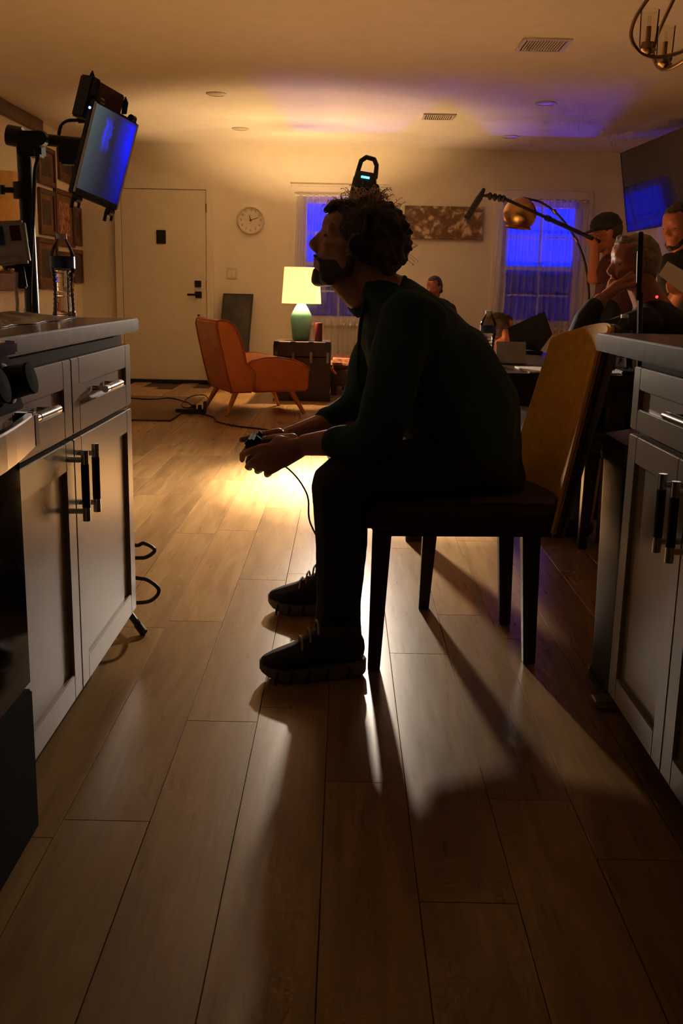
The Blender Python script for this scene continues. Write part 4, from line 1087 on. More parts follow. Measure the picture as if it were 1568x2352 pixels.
# ================================================================= PEOPLE
def head_shape(mb, m, s=1.0, ears=True, flat=1.0):
    R3 = m.to_3x3()
    def e(c, r): return (m @ (Vector(c) * s), tuple(q * s for q in (r if isinstance(r, tuple) else (r, r, r))), R3)
    mb.hull([e((-.012, 0, .030 - .1 * (1 - flat)), (.098, .076, .096 * flat)), e((.03, 0, .05 - .1 * (1 - flat)), (.066, .066, .066 * flat))])
    mb.hull([e((.03, 0, .02), (.064, .064, .07)), e((.070, 0, -.096), (.022, .028, .018)), e((.012, .048, -.062), .020), e((.012, -.048, -.062), .020), e((.072, 0, -.05), (.022, .034, .03))])
    mb.hull([e((.046, 0, .052 - .06 * (1 - flat)), (.046, .058, .040)), e((.060, 0, .02), (.030, .05, .02))])
    mb.hull([e((.088, 0, .014), (.008, .010, .010)), e((.108, 0, -.018), (.012, .011, .012)), e((.098, .013, -.030), (.009, .008, .007)), e((.098, -.013, -.030), (.009, .008, .007)), e((.086, 0, -.026), (.010, .012, .012))])
    for s_ in (-1, 1):
        mb.hull([e((.080, s_ * .014, .026), (.012, .012, .008)), e((.066, s_ * .046, .026), (.012, .014, .008))])
        mb.hull([e((.070, s_ * .036, -.014), (.016, .018, .014)), e((.030, s_ * .058, -.012), (.02, .014, .016))])
        if ears: mb.hull([e((-.002, s_ * .076, .012), (.018, .008, .016)), e((.004, s_ * .076, -.022), (.011, .007, .012))])
    mb.hull([e((.092, 0, -.055), (.009, .022, .006)), e((.084, 0, -.055), (.008, .028, .006))])
    mb.hull([e((.090, 0, -.069), (.009, .019, .006)), e((.082, 0, -.069), (.008, .026, .007))])
    return mb

def eyes(m, par, s=1.0):
    for s_ in (-1, 1):
        MB().hull([(m @ (Vector((.0770, s_ * .031, .008)) * s), (.006 * s, .011 * s, .005 * s), m.to_3x3())]).build('eye', 'eye', par, smooth=180)

def hand(mb, wrist, knuckles, fingers, thumb, r=.0095):
    """palm from the wrist to four knuckles, each finger a chain of points, thumb from the side of the palm"""
    w_ = Vector(wrist)
    mb.hull([(w_, .024)] + [(Vector(k), .0125) for k in knuckles])
    for k, f in zip(knuckles, fingers):
        pts = [(Vector(k), r * 1.12)] + [(Vector(p), r * (1.0 - .10 * i)) for i, p in enumerate(f)]
        mb.chain(pts)
    pts = [(Vector(p), r * (1.45 - .2 * i)) for i, p in enumerate(thumb)]
    mb.chain(pts)
    return mb

# ---------------------------------------------------------------- the seated man in front
YM = 2.95
mn_ = thing('person', 'man in dark teal sweater sitting in profile with a black controller', 'person', (.40, YM, 0), 'people in the room')
def q(x, y, Y=YM): return at(x, y, Y)
hc = q(815, 562); HM = T(hc, 0, 0, math.pi) @ Euler((0, math.radians(-9), 0)).to_matrix().to_4x4()
body = MB()
head_shape(body, HM, 1.10, flat=.84)
# neck and hidden trunk
body.hull([(q(835, 610), (.062, .060, .06)), (q(885, 690), (.075, .078, .06))])
body.hull([(q(770, 640), (.03, .04, .02)), (q(835, 680), (.06, .058, .05)), (q(860, 630), (.05, .055, .05))])
body.chain([(q(895, 690), (.08, .09, .08)), (q(960, 800), (.13, .14, .14)), (q(1040, 940), (.13, .14, .14)), (q(1090, 1050), (.10, .14, .09))])
# arms inside the sleeves, bare forearms
nS, nE, nW = q(935, 745, 2.76), q(868, 1000, 2.70), q(700, 1022, 2.79)
fS, fE, fW = q(905, 735, 3.14), q(838, 960, 3.19), q(662, 1003, 3.02)
body.chain([(nS, .045), (nE, .040), (q(770, 1015, 2.75), .040), (nW, (.030, .026, .031))])
body.chain([(q(940, 760), .05), (nS, .045)]); body.chain([(q(930, 760), .05), (fS, .045)])
body.chain([(fS, .045), (fE, .040), (q(745, 975, 3.10), .039), (fW, (.029, .025, .030))])
# near (left) hand closed round the controller
hand(body, nW, [q(604, 1028, 2.80), q(606, 1047, 2.79), q(614, 1062, 2.79), q(634, 1074, 2.80)],
     [[q(574, 1036, 2.81), q(557, 1044, 2.835), q(556, 1056, 2.86)], [q(580, 1060, 2.80), q(569, 1072, 2.83), q(574, 1075, 2.86)],
      [q(594, 1076, 2.805), q(591, 1082, 2.835), q(598, 1080, 2.86)], [q(616, 1084, 2.81), q(613, 1090, 2.84), q(620, 1086, 2.865)]],
     [q(672, 1008, 2.82), q(632, 1008, 2.85), q(604, 1012, 2.875)], .0115)
body.hull([(q(690, 1030, 2.80), .026), (q(650, 1058, 2.80), .022), (q(640, 1015, 2.81), .020), (q(615, 1045, 2.80), .016)])
# far (right) hand
hand(body, fW, [q(612, 1010, 2.99), q(612, 1026, 3.0), q(618, 1042, 3.0), q(628, 1056, 2.99)],
     [[q(584, 1018, 2.98), q(566, 1030, 2.95), q(558, 1042, 2.92)], [q(588, 1040, 2.98), q(572, 1052, 2.95), q(568, 1062, 2.925)],
      [q(596, 1056, 2.98), q(588, 1066, 2.95), q(592, 1070, 2.92)], [q(610, 1066, 2.97), q(606, 1074, 2.945), q(612, 1076, 2.92)]],
     [q(640, 994, 2.98), q(600, 1000, 2.95), q(570, 1008, 2.93), q(554, 1010, 2.915)], .0105)
body.hull([(q(655, 1006, 3.01), .026), (q(622, 1000, 2.985), .018), (q(630, 1040, 2.99), .018)])
# legs inside the trousers
body.chain([(q(1090, 1060, 2.85), .07), (q(780, 1115, 2.74), .05), (q(775, 1440, 2.71), .035)])
body.chain([(q(1080, 1060, 3.05), .07), (q(765, 1090, 3.18), .05), (q(765, 1330, 3.22), .035)])
body.build('body', 'skin', mn_, remesh=.0046, relax=3)
eyes(HM, mn_, 1.10)
# beard along the jaw
bd = MB(); R3 = HM.to_3x3(); HS = 1.10
def he(c, r): return (HM @ (Vector(c) * HS), tuple(k * HS for k in (r if isinstance(r, tuple) else (r, r, r))), R3)
bd.hull([he((.080, 0, -.104), (.018, .026, .018)), he((.086, 0, -.084), (.011, .024, .010)), he((.05, .032, -.100), .016), he((.05, -.032, -.100), .016)])
for s_ in (-1, 1):
    bd.hull([he((.060, s_ * .036, -.098), .014), he((.008, s_ * .053, -.068), .016), he((.012, s_ * .056, -.040), .010), he((.060, s_ * .042, -.070), .008)])
    bd.hull([he((.006, s_ * .056, -.064), .013), he((-.004, s_ * .068, -.005), .010)])
    bd.hull([he((.097, s_ * .004, -.046), (.006, .008, .005)), he((.080, s_ * .034, -.058), (.006, .008, .006))])
    bd.hull([he((.078, s_ * .034, -.060), (.006, .008, .006)), he((.068, s_ * .036, -.088), .010), he((.030, s_ * .052, -.050), (.012, .008, .010))])
bd.build('beard', 'hair', mn_, remesh=.0038, relax=2)
# curly hair: cap over crown and back, then many small curls
hr = MB()
hr.hull([he((-.022, 0, .032), (.104, .086, .088)), he((-.050, 0, .015), (.088, .084, .086))])
hr.hull([he((-.075, 0, .01), (.052, .066, .06)), he((-.085, 0, -.055), (.034, .056, .034))])
hr.hull([he((.010, 0, .094), (.030, .05, .020)), he((.062, 0, .090), (.022, .040, .013))])
hr.hull([he((.070, 0, .088), (.016, .03, .010)), he((.088, .01, .070), (.008, .018, .008))])
rs = random.Random(3)
for k in range(260):
    a = rs.uniform(-1.45, 1.45); t = rs.uniform(-.75, 1.95)
    d = Vector((-math.cos(t) * math.cos(a), math.sin(a), math.sin(t) * math.cos(a * .6)))
    if d.x > .62: continue
    c = Vector((-.030 + .104 * d.x, .082 * d.y, .022 + (.090 if d.z > 0 else .105) * d.z))
    r = rs.uniform(.007, .0125); tt = Vector((rs.uniform(-1, 1), rs.uniform(-1, 1), rs.uniform(-1, .5))).normalized() * .013
    hr.hull([he(c, r), he(c + tt, r * .8)])
hr.build('hair', 'hair', mn_, remesh=.0042, relax=1)
ws = MB()
for k in range(220):
    a = rs.uniform(-1.0, 1.0); t = rs.uniform(-.4, 2.5) if k % 3 else rs.uniform(1.2, 2.5)
    d = Vector((-math.cos(t) * math.cos(a), math.sin(a) * .7, math.sin(t)))
    c = Vector((-.028 + .122 * d.x, .088 * d.y, .024 + .106 * d.z)); l = rs.uniform(.010, .026)
    tt = Vector((rs.uniform(-1, 1), rs.uniform(-1, 1), rs.uniform(-.6, .6))).normalized()
    P_ = [HM @ c, HM @ (c + d * l * .6 + tt * l * .3), HM @ (c + d * l + tt * l), HM @ (c + d * l * .7 + tt * l * 1.5)]
    ws.tube(spline(P_, 3), .0011, 4)
ws.build('stray_curls', 'strand', mn_)['kind'] = 'stuff'
# headphones
hp_ = MB()
arc = [HM @ (Vector((-.015 - .01 * math.sin(t), .104 * math.cos(t), .0 + .136 * math.sin(t)))) for t in [math.radians(x) for x in range(0, 181, 12)]]
hb_ = MB().tube(arc, .0075, 8).build('headband', 'blackplastic', mn_, smooth=50)
for s_ in (-1, 1):
    mm = HM @ Matrix.Translation((-.012, s_ * .090, -.004)) @ Euler((-s_ * math.pi / 2, 0, 0)).to_matrix().to_4x4()
    MB().lathe([(0, -.010), (.030, -.010), (.035, -.004), (.035, .010), (.028, .018), (0, .020)], mm, 28).build('ear_cup', 'blackplastic', mn_, smooth=40)

# sweater
sw_ = MB()
Rt = Euler((0, math.radians(32), 0)).to_matrix()
sw_.chain([(q(872, 672), (.078, .085, .05), Rt), (q(918, 722), (.125, .155, .085), Rt), (q(962, 800), (.185, .195, .15), Rt), (q(1010, 900), (.200, .205, .17), Rt), (q(1062, 990), (.172, .205, .14), Rt), (q(1080, 1050), (.155, .20, .10))])
sw_.hull([(q(1110, 1030), (.112, .19, .10)), (q(1120, 940), (.095, .17, .12)), (q(1060, 840), (.10, .16, .12))])
sw_.hull([(q(1085, 860), (.055, .13, .10), Rt), (q(985, 735), (.055, .14, .07), Rt), (q(925, 672), (.05, .08, .045), Rt)])
sw_.chain([(q(935, 735, 2.77), (.082, .07, .085)), (q(905, 860, 2.72), .076), (q(872, 985, 2.70), .070), (q(840, 1020, 2.71), .064), (q(772, 1016, 2.745), .047)])
sw_.hull([(q(960, 745, 2.80), .085), (q(950, 760, 3.10), .085)])
sw_.chain([(q(905, 735, 3.13), .082), (q(850, 850, 3.16), .074), (q(826, 935, 3.18), .066), (q(790, 955, 3.16), .056), (q(752, 966, 3.11), .045)])
so = sw_.build('sweater', 'teal_shirt', mn_, remesh=.008, relax=6)
# soft folds on the sweater
tex = bpy.data.textures.new('folds', 'CLOUDS'); tex.noise_scale = .10
dm_ = so.modifiers.new('folds', 'DISPLACE'); dm_.texture = tex; dm_.strength = .012; dm_.mid_level = .5; dm_.texture_coords = 'GLOBAL'
MB().tube([q(806, 706, 2.99), q(822, 722, 2.88), q(858, 700, 2.86), q(905, 660, 2.88), q(928, 640, 2.95), q(905, 655, 3.03), q(850, 695, 3.05), q(806, 706, 2.99)], .010, 8).build('collar', 'teal_shirt', mn_, smooth=60)
# lanyard cord down the chest
MB().tube(spline([q(838, 690, 2.88), q(826, 760, 2.80), q(822, 860, 2.74), q(834, 925, 2.72), q(842, 960, 2.72)], 5), .005, 6).build('lanyard', 'black_shirt', mn_)

# trousers
tr_ = MB()
tr_.hull([(q(1085, 1060), (.15, .19, .10)), (q(1100, 1090, 2.95), (.14, .19, .06))])
tr_.chain([(q(1095, 1075, 2.85), (.10, .10, .10)), (q(930, 1085, 2.78), .096), (q(800, 1105, 2.73), .085), (q(780, 1118, 2.72), .082), (q(784, 1250, 2.70), .074), (q(778, 1380, 2.69), .066), (q(776, 1462, 2.69), (.070, .066, .05))])
tr_.chain([(q(1080, 1075, 3.05), (.10, .10, .10)), (q(900, 1085, 3.12), .09), (q(800, 1095, 3.17), .085), (q(782, 1105, 3.18), .082), (q(778, 1200, 3.20), .074), (q(770, 1290, 3.22), .066), (q(762, 1350, 3.22), (.066, .066, .05))])
to_ = tr_.build('trousers', 'jeans', mn_, remesh=.008, relax=5)
d2 = to_.modifiers.new('folds', 'DISPLACE'); d2.texture = tex; d2.strength = .010; d2.mid_level = .5; d2.texture_coords = 'GLOBAL'

def shoe(toe, heel, par, h=.0):
    """trainer from toe to heel point on the floor: sole, upper, toe cap, laces, pull tab"""
    t, hl = Vector(toe), Vector(heel); d = (hl - t); Ln = d.length; d.normalize(); s_ = Vector((-d.y, d.x, 0)); up = Vector((0, 0, 1))
    P = lambda a, b, c: t + d * (a * Ln) + s_ * b + up * c
    Rz = Matrix((d, s_, up)).transposed()
    sl_ = MB()
    prof = [(.0, .010, .030), (.06, .030, .018), (.18, .044, .004), (.35, .048, .0), (.55, .040, .002), (.8, .036, .0), (.95, .030, .002), (1.0, .016, .010)]
    F_, B_ = [], []
    for a, hw, lift in prof:
        F_.append([P(a, x * hw, lift + .034 + .01 * (a > .7)) for x in (-1, -.5, 0, .5, 1)]); B_.append([P(a, x * hw * .95, lift) for x in (-1, -.5, 0, .5, 1)])
    so_ = sl_.solid(F_, B_).build('shoe_sole', 'sole', par, bevel=.004, smooth=50)
    for a in (.12, .26, .42, .6, .8):
        hw = .049 if .1 < a < .5 else .042
        MB().hull([(P(a, -hw, .012), (.003, .003, .012), Rz), (P(a + .02, -hw, .034), (.003, .003, .006), Rz)]).build('sole_groove', 'shoe', so_)
        MB().hull([(P(a, hw, .012), (.003, .003, .012), Rz), (P(a + .02, hw, .034), (.003, .003, .006), Rz)]).build('sole_groove', 'shoe', so_)
    u = MB()
    e = lambda a, c, rx, ry, rz: (P(a, 0, c), (rx, ry, rz), Rz)
    u.chain([e(.075, .052, .022, .030, .022), e(.20, .058, .04, .043, .030), e(.38, .068, .04, .045, .040), e(.55, .085, .045, .040, .050), e(.72, .092, .04, .036, .055), e(.90, .080, .028, .032, .050)])
    u.hull([e(.62, .12, .045, .040, .02), e(.85, .125, .03, .034, .02), e(.75, .07, .06, .036, .03)])
    up_ = u.build('shoe_upper', 'shoe', par, remesh=.005, relax=3)
    for k in range(4):
        a = .30 + .075 * k; z = .103 + .022 * k - .004
        MB().tube(spline([P(a, -.036, z - .030), P(a + .005, -.018, z - .006), P(a + .01, .018, z - .006), P(a + .015, .036, z - .030)], 4), .0032, 6).build('lace', 'lace', up_)
shoe(atz(594, 1572, .0) + Vector((0, .03, 0)), atz(838, 1556, .0) + Vector((0, .03, 0)), mn_)
shoe(atz(616, 1402, .0), atz(800, 1412, .0) + Vector((.02, .0, 0)), mn_)

# controller held in both hands, cable hanging to the floor
ct_ = thing('handheld_controller', "black handheld controller with thin cable in the seated man's hands", 'controller', q(590, 1030, 2.89))
cx = q(590, 1022, 2.89); CM = T(cx, 0, math.radians(38), 0)
MB().box(-.032, .040, -.07, .07, -.016, .016, CM).build('body', 'matteblack', ct_, bevel=.007, seg=3)
MB().box(-.002, .030, -.022, .022, .016, .034, CM).build('top_block', 'matteblack', ct_, bevel=.004)
for y in (-.045, .045):
    MB().tube([CM @ Vector((-.01, y, .016)), CM @ Vector((-.01, y, .030))], [.007, .010], 12).build('thumb_stick', 'matteblack', ct_, smooth=40)
cpts = [CM @ Vector((.036, 0, -.01)), q(650, 1068, 2.86), q(680, 1095, 2.87), q(700, 1125, 2.88), q(708, 1150, 2.92), q(712, 1200, 2.95), q(745, 1260, 3.02), Vector((-.03, 3.06, .25)), Vector((-.02, 3.08, .03)), Vector((-.01, 3.2, .006)), Vector((.0, 3.5, .006)), Vector((.02, 4.2, .006))]
MB().tube(spline(cpts, 8), .0028, 6).build('cable', 'cordblack', ct_, smooth=60)

# ---------------------------------------------------------------- man with hand on cheek
Y2 = 4.42
p2 = thing('person', 'grey-haired man in black with hand on cheek at the table', 'person', (1.40, Y2, 0), 'people in the room')
g = lambda x, y, Y=Y2: at(x, y, Y)
h2 = g(1452, 610); M2 = T(h2, 0, 0, math.radians(180 + 12)) @ Euler((0, math.radians(4), 0)).to_matrix().to_4x4()
b2m = MB(); head_shape(b2m, M2, 1.0)
b2m.hull([(g(1465, 640), .06), (g(1500, 712), .075)])
b2m.chain([(g(1500, 712), .08), (g(1530, 800), .13), (g(1530, 900), .13), (Vector((1.40, Y2, .50)), .12)])
eS, eE, eW = g(1450, 770, 4.25), Vector((g(1322, 772, 4.20).x, 4.22, .795)), g(1378, 690, 4.24)
b2m.chain([(g(1510, 760), .06), (eS, .05), (eE, .040), (eW, .030)])
b2m.chain([(eE, .042), (g(1352, 722, 4.21), .042), (eW, .031)])
hand(b2m, eW, [g(1408, 660, 4.30), g(1412, 652, 4.31), g(1420, 650, 4.29), g(1425, 662, 4.27)],
     [[g(1412, 648, 4.33), g(1408, 642, 4.36), g(1404, 640, 4.38)], [g(1432, 642, 4.32), g(1445, 632, 4.325), g(1452, 625, 4.33)], [g(1440, 645, 4.30), g(1456, 638, 4.315), g(1464, 632, 4.325)], [g(1446, 658, 4.285), g(1460, 650, 4.305), g(1466, 645, 4.315)]],
     [g(1398, 668, 4.28), g(1400, 655, 4.32), g(1402, 645, 4.345)], .0105)
b2m.chain([(Vector((1.42, Y2 - .10, .52)), .09), (Vector((1.08, Y2 - .12, .52)), .06), (Vector((1.06, Y2 - .12, .06)), .045)])
b2m.chain([(Vector((1.42, Y2 + .10, .52)), .09), (Vector((1.08, Y2 + .14, .52)), .06), (Vector((1.06, Y2 + .14, .06)), .045)])
b2m.build('body', 'skinred', p2, remesh=.006, relax=2)
eyes(M2, p2)
sh2 = MB()
sh2.chain([(g(1495, 705), (.075, .09, .05)), (g(1515, 745), (.13, .20, .08)), (g(1535, 820), (.15, .20, .12)), (g(1535, 900), (.15, .19, .12)), (Vector((1.42, Y2, .56)), (.15, .19, .10))])
sh2.chain([(g(1480, 745, 4.25), .075), (g(1400, 770, 4.20), .065), (eE + Vector((0, 0, .012)), .058), (g(1345, 735, 4.205), .052), (g(1364, 706, 4.225), .043)])
sh2.chain([(g(1510, 745, 4.60), .075), (g(1470, 830, 4.62), .06), (Vector((1.08, 4.60, .81)), .05)])
sh2.build('jacket', 'black_shirt', p2, remesh=.01, relax=4)
tr2 = MB()
for s_ in (-1, 1):
    y = Y2 + .12 * s_
    tr2.chain([(Vector((1.42, y, .545)), .10), (Vector((1.06, y, .55)), .078), (Vector((1.05, y, .10)), .055)])
tr2.build('trousers', 'jeans', p2, remesh=.012, relax=3)
for s_ in (-1, 1):
    MB().hull([(Vector((1.07, Y2 + .12 * s_, .045)), .045), (Vector((.90, Y2 + .12 * s_, .032)), .032)]).build('shoe', 'shoe', p2, smooth=60)
rl = at(1508, 682, 4.15); MB().hull([(rl, .006)]).build('microphone_light', 'led_red', p2)

def standing(label, Y, headpx, yaw, pitch, sc_, shirt, skin, joints, extra=None, loc=None):
    """person built round a head pixel at depth Y; joints: dict of limb chains in world points"""
    c = at(*headpx, Y)
    par = thing('person', label, 'person', (c.x, Y, 0), 'people in the room')
    m = T(c, 0, 0, yaw) @ Euler((0, pitch, 0)).to_matrix().to_4x4()
    b = MB(); head_shape(b, m, sc_)
    for ch_ in joints['body']: b.chain(ch_)
    for hnd in joints.get('hands', []): hand(b, *hnd)
    b.build('body', skin, par, remesh=.008, relax=2); eyes(m, par, sc_)
    s = MB()
    for ch_ in joints['shirt']: s.chain(ch_)
    s.build('shirt', shirt, par, remesh=.012, relax=4)
    if 'legs' in joints:
        t = MB()
        for ch_ in joints['legs']: t.chain(ch_)
        t.build('trousers', 'jeans', par, remesh=.014, relax=3)
    for f in joints.get('feet', []):
        MB().hull([(Vector(f[0]), .042), (Vector(f[1]), .032)]).build('shoe', 'shoe', par, smooth=60)
    return par, m

SHORT = None
def hairset(m, par, pts, sc_=1.0, material='hair'):
    R_3 = m.to_3x3(); h = MB()
    E = lambda c, r: (m @ (Vector(c) * sc_), tuple(k * sc_ for k in r), R_3)
    h.hull([E((-.024, 0, .044), (.100, .084, .092)), E((-.045, 0, .02), (.086, .083, .085))])
    h.hull([E((-.07, 0, .0), (.045, .064, .05)), E((-.075, 0, -.05), (.030, .050, .03))])
    h.hull([E((.030, 0, .105), (.03, .05, .02)), E((.066, 0, .092), (.014, .036, .012))])
    for x, y, z, r in pts or []: h.hull([E((x, y, z), (r, r, r))])
    return h.build('hair', material, par, remesh=.006, relax=2)

# boom operator in a cap
Y3 = 7.0; k = lambda x, y, Y=Y3: at(x, y, Y)
hx = k(1392, 538).x; fz = .05
hw_ = k(1366, 566, 6.85)
p3, m3 = standing('man in dark cap holding the boom pole beside the blue window', Y3, (1390, 538), math.radians(180 + 15), math.radians(16), .98, 'maroon_shirt', 'skinred', dict(
    body=[[(k(1398, 560), .055), (k(1408, 595), .07)], [(k(1408, 600), .08), (k(1405, 700), .12), (Vector((hx + .03, Y3, .95)), .12)],
          [(k(1395, 612, 6.85), .05), (k(1362, 640, 6.80), .042), (hw_, .03)],
          [(k(1420, 612, 7.15), .05), (k(1430, 690, 7.2), .045), (k(1400, 720, 7.0), .035)]],
    hands=[(hw_, [k(1362, 546, 6.84), k(1358, 547, 6.85), k(1355, 549, 6.86), k(1353, 552, 6.87)], [[k(1356, 540, 6.85), k(1350, 543, 6.87)], [k(1352, 541, 6.86), k(1348, 546, 6.88)], [k(1349, 544, 6.87), k(1347, 549, 6.89)], [k(1347, 548, 6.88), k(1347, 553, 6.9)]], [k(1368, 555, 6.86), k(1366, 545, 6.88), k(1360, 540, 6.89)], .011)],
    shirt=[[(k(1406, 592), (.07, .09, .05)), (k(1408, 615), (.10, .19, .07)), (k(1408, 690), (.125, .18, .14)), (k(1408, 760), (.125, .175, .14)), (Vector((hx + .03, Y3, .95)), (.125, .175, .12))],
           [(k(1402, 612, 6.85), .075), (k(1378, 632, 6.81), .062)], [(k(1422, 612, 7.15), .075), (k(1430, 660, 7.19), .06)]],
    legs=[[(Vector((hx + .03, Y3 + s_ * .09, .93)), .11), (Vector((hx + .03, Y3 + s_ * .10, .5)), .075), (Vector((hx + .04, Y3 + s_ * .11, .09)), .055)] for s_ in (-1, 1)],
    feet=[((hx + .05, Y3 + s_ * .11, .045), (hx - .13, Y3 + s_ * .12, .034)) for s_ in (-1, 1)]))
hairset(m3, p3, SHORT, .98)
cp3 = MB()
cp3.hull([(m3 @ Vector((-.012, 0, .075)), (.108, .086, .07), m3.to_3x3()), (m3 @ Vector((-.02, 0, .045)), (.112, .088, .03), m3.to_3x3())])
cp3.hull([(m3 @ Vector((.06, .05, .048)), (.02, .02, .006), m3.to_3x3()), (m3 @ Vector((.06, -.05, .048)), (.02, .02, .006), m3.to_3x3()), (m3 @ Vector((.155, 0, .040)), (.02, .035, .005), m3.to_3x3())])
cp3.build('cap', 'cap', p3, remesh=.006, relax=2)
# boom pole with microphone
bo = thing('boom_microphone', 'black boom pole with shotgun microphone angled above the arc lamp', 'microphone', k(1240, 495, 6.6))
e0, e1 = k(1158, 456, 6.35), k(1375, 555, 6.88)
MB().tube([e0, e0.lerp(e1, .45)], .010, 10).build('pole_tip', 'blackmetal', bo, smooth=40)
MB().tube([e0.lerp(e1, .44), e1], .014, 10).build('pole', 'blackmetal', bo, smooth=40)
MB().tube([e0.lerp(e1, .42), e0.lerp(e1, .46)], .018, 12).build('pole_lock', 'blackmetal', bo)
s0, s1 = k(1116, 449, 6.3), k(1160, 457, 6.35)
MB().tube([s0, s1], .011, 10).build('shock_mount', 'blackplastic', bo)
for t in (.2, .45, .7, .9):
    c_ = s0.lerp(s1, t); MB().hull([(c_ + Vector((0, 0, .008)), .014), (c_ - Vector((0, 0, .012)), .012)]).build('mount_band', 'rubber', bo)
MB().tube([k(1112, 433, 6.28), k(1102, 452, 6.28)], [.010, .018], 12).tube([k(1102, 452, 6.28), k(1071, 503, 6.28)], .020, 14).build('shotgun_mic', 'blackplastic', bo, smooth=40)
MB().tube([k(1105, 450, 6.28), s0], .008, 8).build('mic_clip', 'blackplastic', bo)

# bearded man in black at far right
Y4 = 5.9; u_ = lambda x, y, Y=Y4: at(x, y, Y)
hx = u_(1560, 530).x
hw4 = u_(1560, 668, 5.55)
p4, m4 = standing('bearded man in black shirt reading papers at right edge', Y4, (1556, 522), math.radians(180 + 38), math.radians(14), 1.0, 'black_shirt', 'skinred', dict(
    body=[[(u_(1562, 555), .058), (u_(1570, 590), .07)], [(u_(1572, 600), .08), (u_(1575, 720), .13), (Vector((hx + .05, Y4, .9)), .12)],
          [(u_(1540, 610, 5.72), .05), (u_(1545, 690, 5.62), .045), (hw4, .032)], [(u_(1600, 610, 6.05), .05), (u_(1620, 700, 5.9), .045), (u_(1580, 680, 5.6), .032)]],
    hands=[(hw4, [u_(1548, 655, 5.5), u_(1546, 660, 5.5), u_(1545, 666, 5.5), u_(1546, 672, 5.5)], [[u_(1540, 648, 5.46), u_(1536, 645, 5.44)], [u_(1537, 655, 5.46), u_(1532, 653, 5.44)], [u_(1536, 662, 5.46), u_(1532, 661, 5.44)], [u_(1538, 669, 5.46), u_(1534, 669, 5.44)]], [u_(1555, 655, 5.5), u_(1550, 645, 5.47), u_(1545, 638, 5.45)], .011)],
    shirt=[[(u_(1570, 585), (.07, .09, .05)), (u_(1572, 608), (.11, .21, .07)), (u_(1575, 700), (.14, .19, .15)), (u_(1575, 800), (.14, .18, .14)), (Vector((hx + .05, Y4, .92)), (.135, .18, .12))],
           [(u_(1540, 612, 5.72), .08), (u_(1540, 670, 5.65), .068)], [(u_(1605, 612, 6.05), .08), (u_(1618, 690, 5.95), .065)]],
    legs=[[(Vector((hx + .05, Y4 + s_ * .09, .88)), .11), (Vector((hx + .05, Y4 + s_ * .10, .46)), .075), (Vector((hx + .06, Y4 + s_ * .11, .09)), .055)] for s_ in (-1, 1)],
    feet=[((hx + .06, Y4 + s_ * .11, .045), (hx - .12, Y4 + s_ * .13, .034)) for s_ in (-1, 1)]))
hairset(m4, p4, SHORT)
bb = MB()
bb.hull([(m4 @ Vector((.078, 0, -.098)), .022), (m4 @ Vector((.05, .03, -.095)), .018), (m4 @ Vector((.05, -.03, -.095)), .018)])
for s_ in (-1, 1): bb.hull([(m4 @ Vector((.05, s_ * .04, -.088)), .015), (m4 @ Vector((.005, s_ * .062, -.03)), .012)])
bb.build('beard', 'hair', p4, remesh=.006, relax=2)
pp = thing('script_pages', 'pale script pages held by the bearded man at right edge', 'papers', u_(1540, 650, 5.4))
for n_, (dz, dy, mm_) in enumerate(((0, 0, 'paper'), (.012, .02, 'paper'))):
    MB().prism([u_(1513 + 6 * n_, 632 - 6 * n_, 5.38 + dy), u_(1533, 601 + 4 * n_, 5.45 + dy), u_(1600, 640, 5.5 + dy), u_(1590, 690 - 4 * n_, 5.4 + dy)], (0, .004, .002)).build('page', mm_, pp)

hairset(M2, p2, [(.05, .02, .112, .018), (.055, -.01, .114, .018)], 1.0, 'hairgrey')
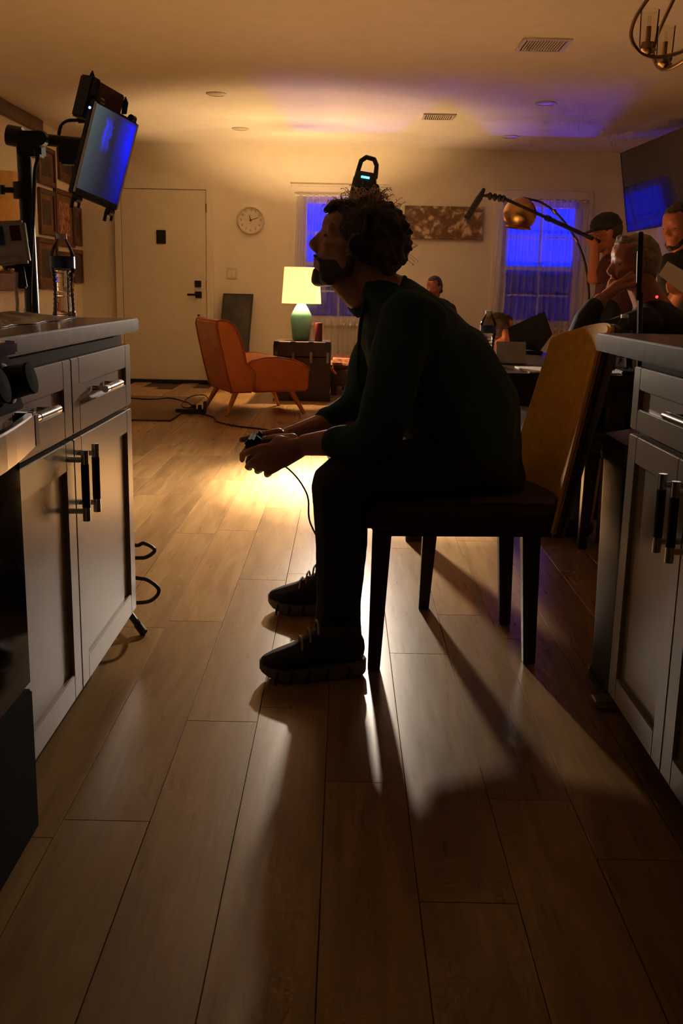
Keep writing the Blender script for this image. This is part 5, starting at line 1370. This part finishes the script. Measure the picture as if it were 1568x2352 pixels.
# person on the daybed far behind
Y5 = 10.35; v_ = lambda x, y, Y=Y5: at(x, y, Y)
hx = v_(998, 664).x
p5, m5 = standing('dark-haired person seated far behind below the canvas art', Y5, (996, 662), math.radians(180 + 60), math.radians(8), .92, 'black_shirt', 'skinred', dict(
    body=[[(v_(998, 685), .05), (v_(1000, 712), .07)], [(v_(1000, 712), .08), (Vector((hx, Y5 + .02, .65)), .12), (Vector((hx, Y5 + .05, .46)), .10)], [(Vector((hx - .16, Y5, .85)), .05), (Vector((hx - .22, Y5 - .05, .62)), .04), (Vector((hx - .08, Y5 - .24, .52)), .03)], [(Vector((hx + .16, Y5, .85)), .05), (Vector((hx + .22, Y5 - .05, .62)), .04), (Vector((hx + .08, Y5 - .24, .52)), .03)]],
    shirt=[[(Vector((hx, Y5, .92)), (.17, .08, .06)), (Vector((hx, Y5 + .02, .65)), (.17, .12, .12)), (Vector((hx, Y5 + .04, .48)), (.17, .12, .10))], [(Vector((hx - .16, Y5, .86)), .07), (Vector((hx - .22, Y5 - .05, .64)), .055)], [(Vector((hx + .16, Y5, .86)), .07), (Vector((hx + .22, Y5 - .05, .64)), .055)]],
    legs=[[(Vector((hx + s_ * .09, Y5 + .04, .46)), .09), (Vector((hx + s_ * .10, Y5 - .40, .46)), .07), (Vector((hx + s_ * .10, Y5 - .42, .09)), .05)] for s_ in (-1, 1)],
    feet=[((hx + s_ * .10, Y5 - .42, .042), (hx + s_ * .10, Y5 - .58, .034)) for s_ in (-1, 1)]))
hairset(m5, p5, [(-.03, .066, -.03, .028), (-.03, -.066, -.03, .028), (-.06, 0, -.08, .04)], .92)

# person crouched low behind the table bottle
Y6 = 6.35; z_ = lambda x, y, Y=Y6: at(x, y, Y)
hx = z_(1146, 762).x
p6, m6 = standing('person with short dark hair crouched low behind the table bottle', Y6, (1146, 764), math.radians(20), math.radians(6), .95, 'black_shirt', 'skinred', dict(
    body=[[(z_(1144, 790), .05), (z_(1142, 815), .07)], [(Vector((hx, Y6, .62)), .08), (Vector((hx - .04, Y6, .45)), .12), (Vector((hx - .08, Y6, .25)), .11)], [(Vector((hx, Y6 - .16, .58)), .05), (Vector((hx + .12, Y6 - .2, .40)), .04), (Vector((hx + .28, Y6 - .12, .45)), .03)], [(Vector((hx, Y6 + .16, .58)), .05), (Vector((hx + .12, Y6 + .2, .40)), .04), (Vector((hx + .28, Y6 + .12, .45)), .03)]],
    shirt=[[(Vector((hx, Y6, .62)), (.08, .17, .06)), (Vector((hx - .04, Y6, .45)), (.13, .18, .12)), (Vector((hx - .08, Y6, .28)), (.13, .18, .10))], [(Vector((hx, Y6 - .16, .58)), .065), (Vector((hx + .12, Y6 - .2, .42)), .052)], [(Vector((hx, Y6 + .16, .58)), .065), (Vector((hx + .12, Y6 + .2, .42)), .052)]],
    legs=[[(Vector((hx - .08, Y6 + s_ * .09, .22)), .10), (Vector((hx + .26, Y6 + s_ * .12, .36)), .07), (Vector((hx + .12, Y6 + s_ * .12, .09)), .055)] for s_ in (-1, 1)],
    feet=[((hx + .10, Y6 + s_ * .12, .042), (hx + .26, Y6 + s_ * .13, .034)) for s_ in (-1, 1)]))
hairset(m6, p6, SHORT, .95)
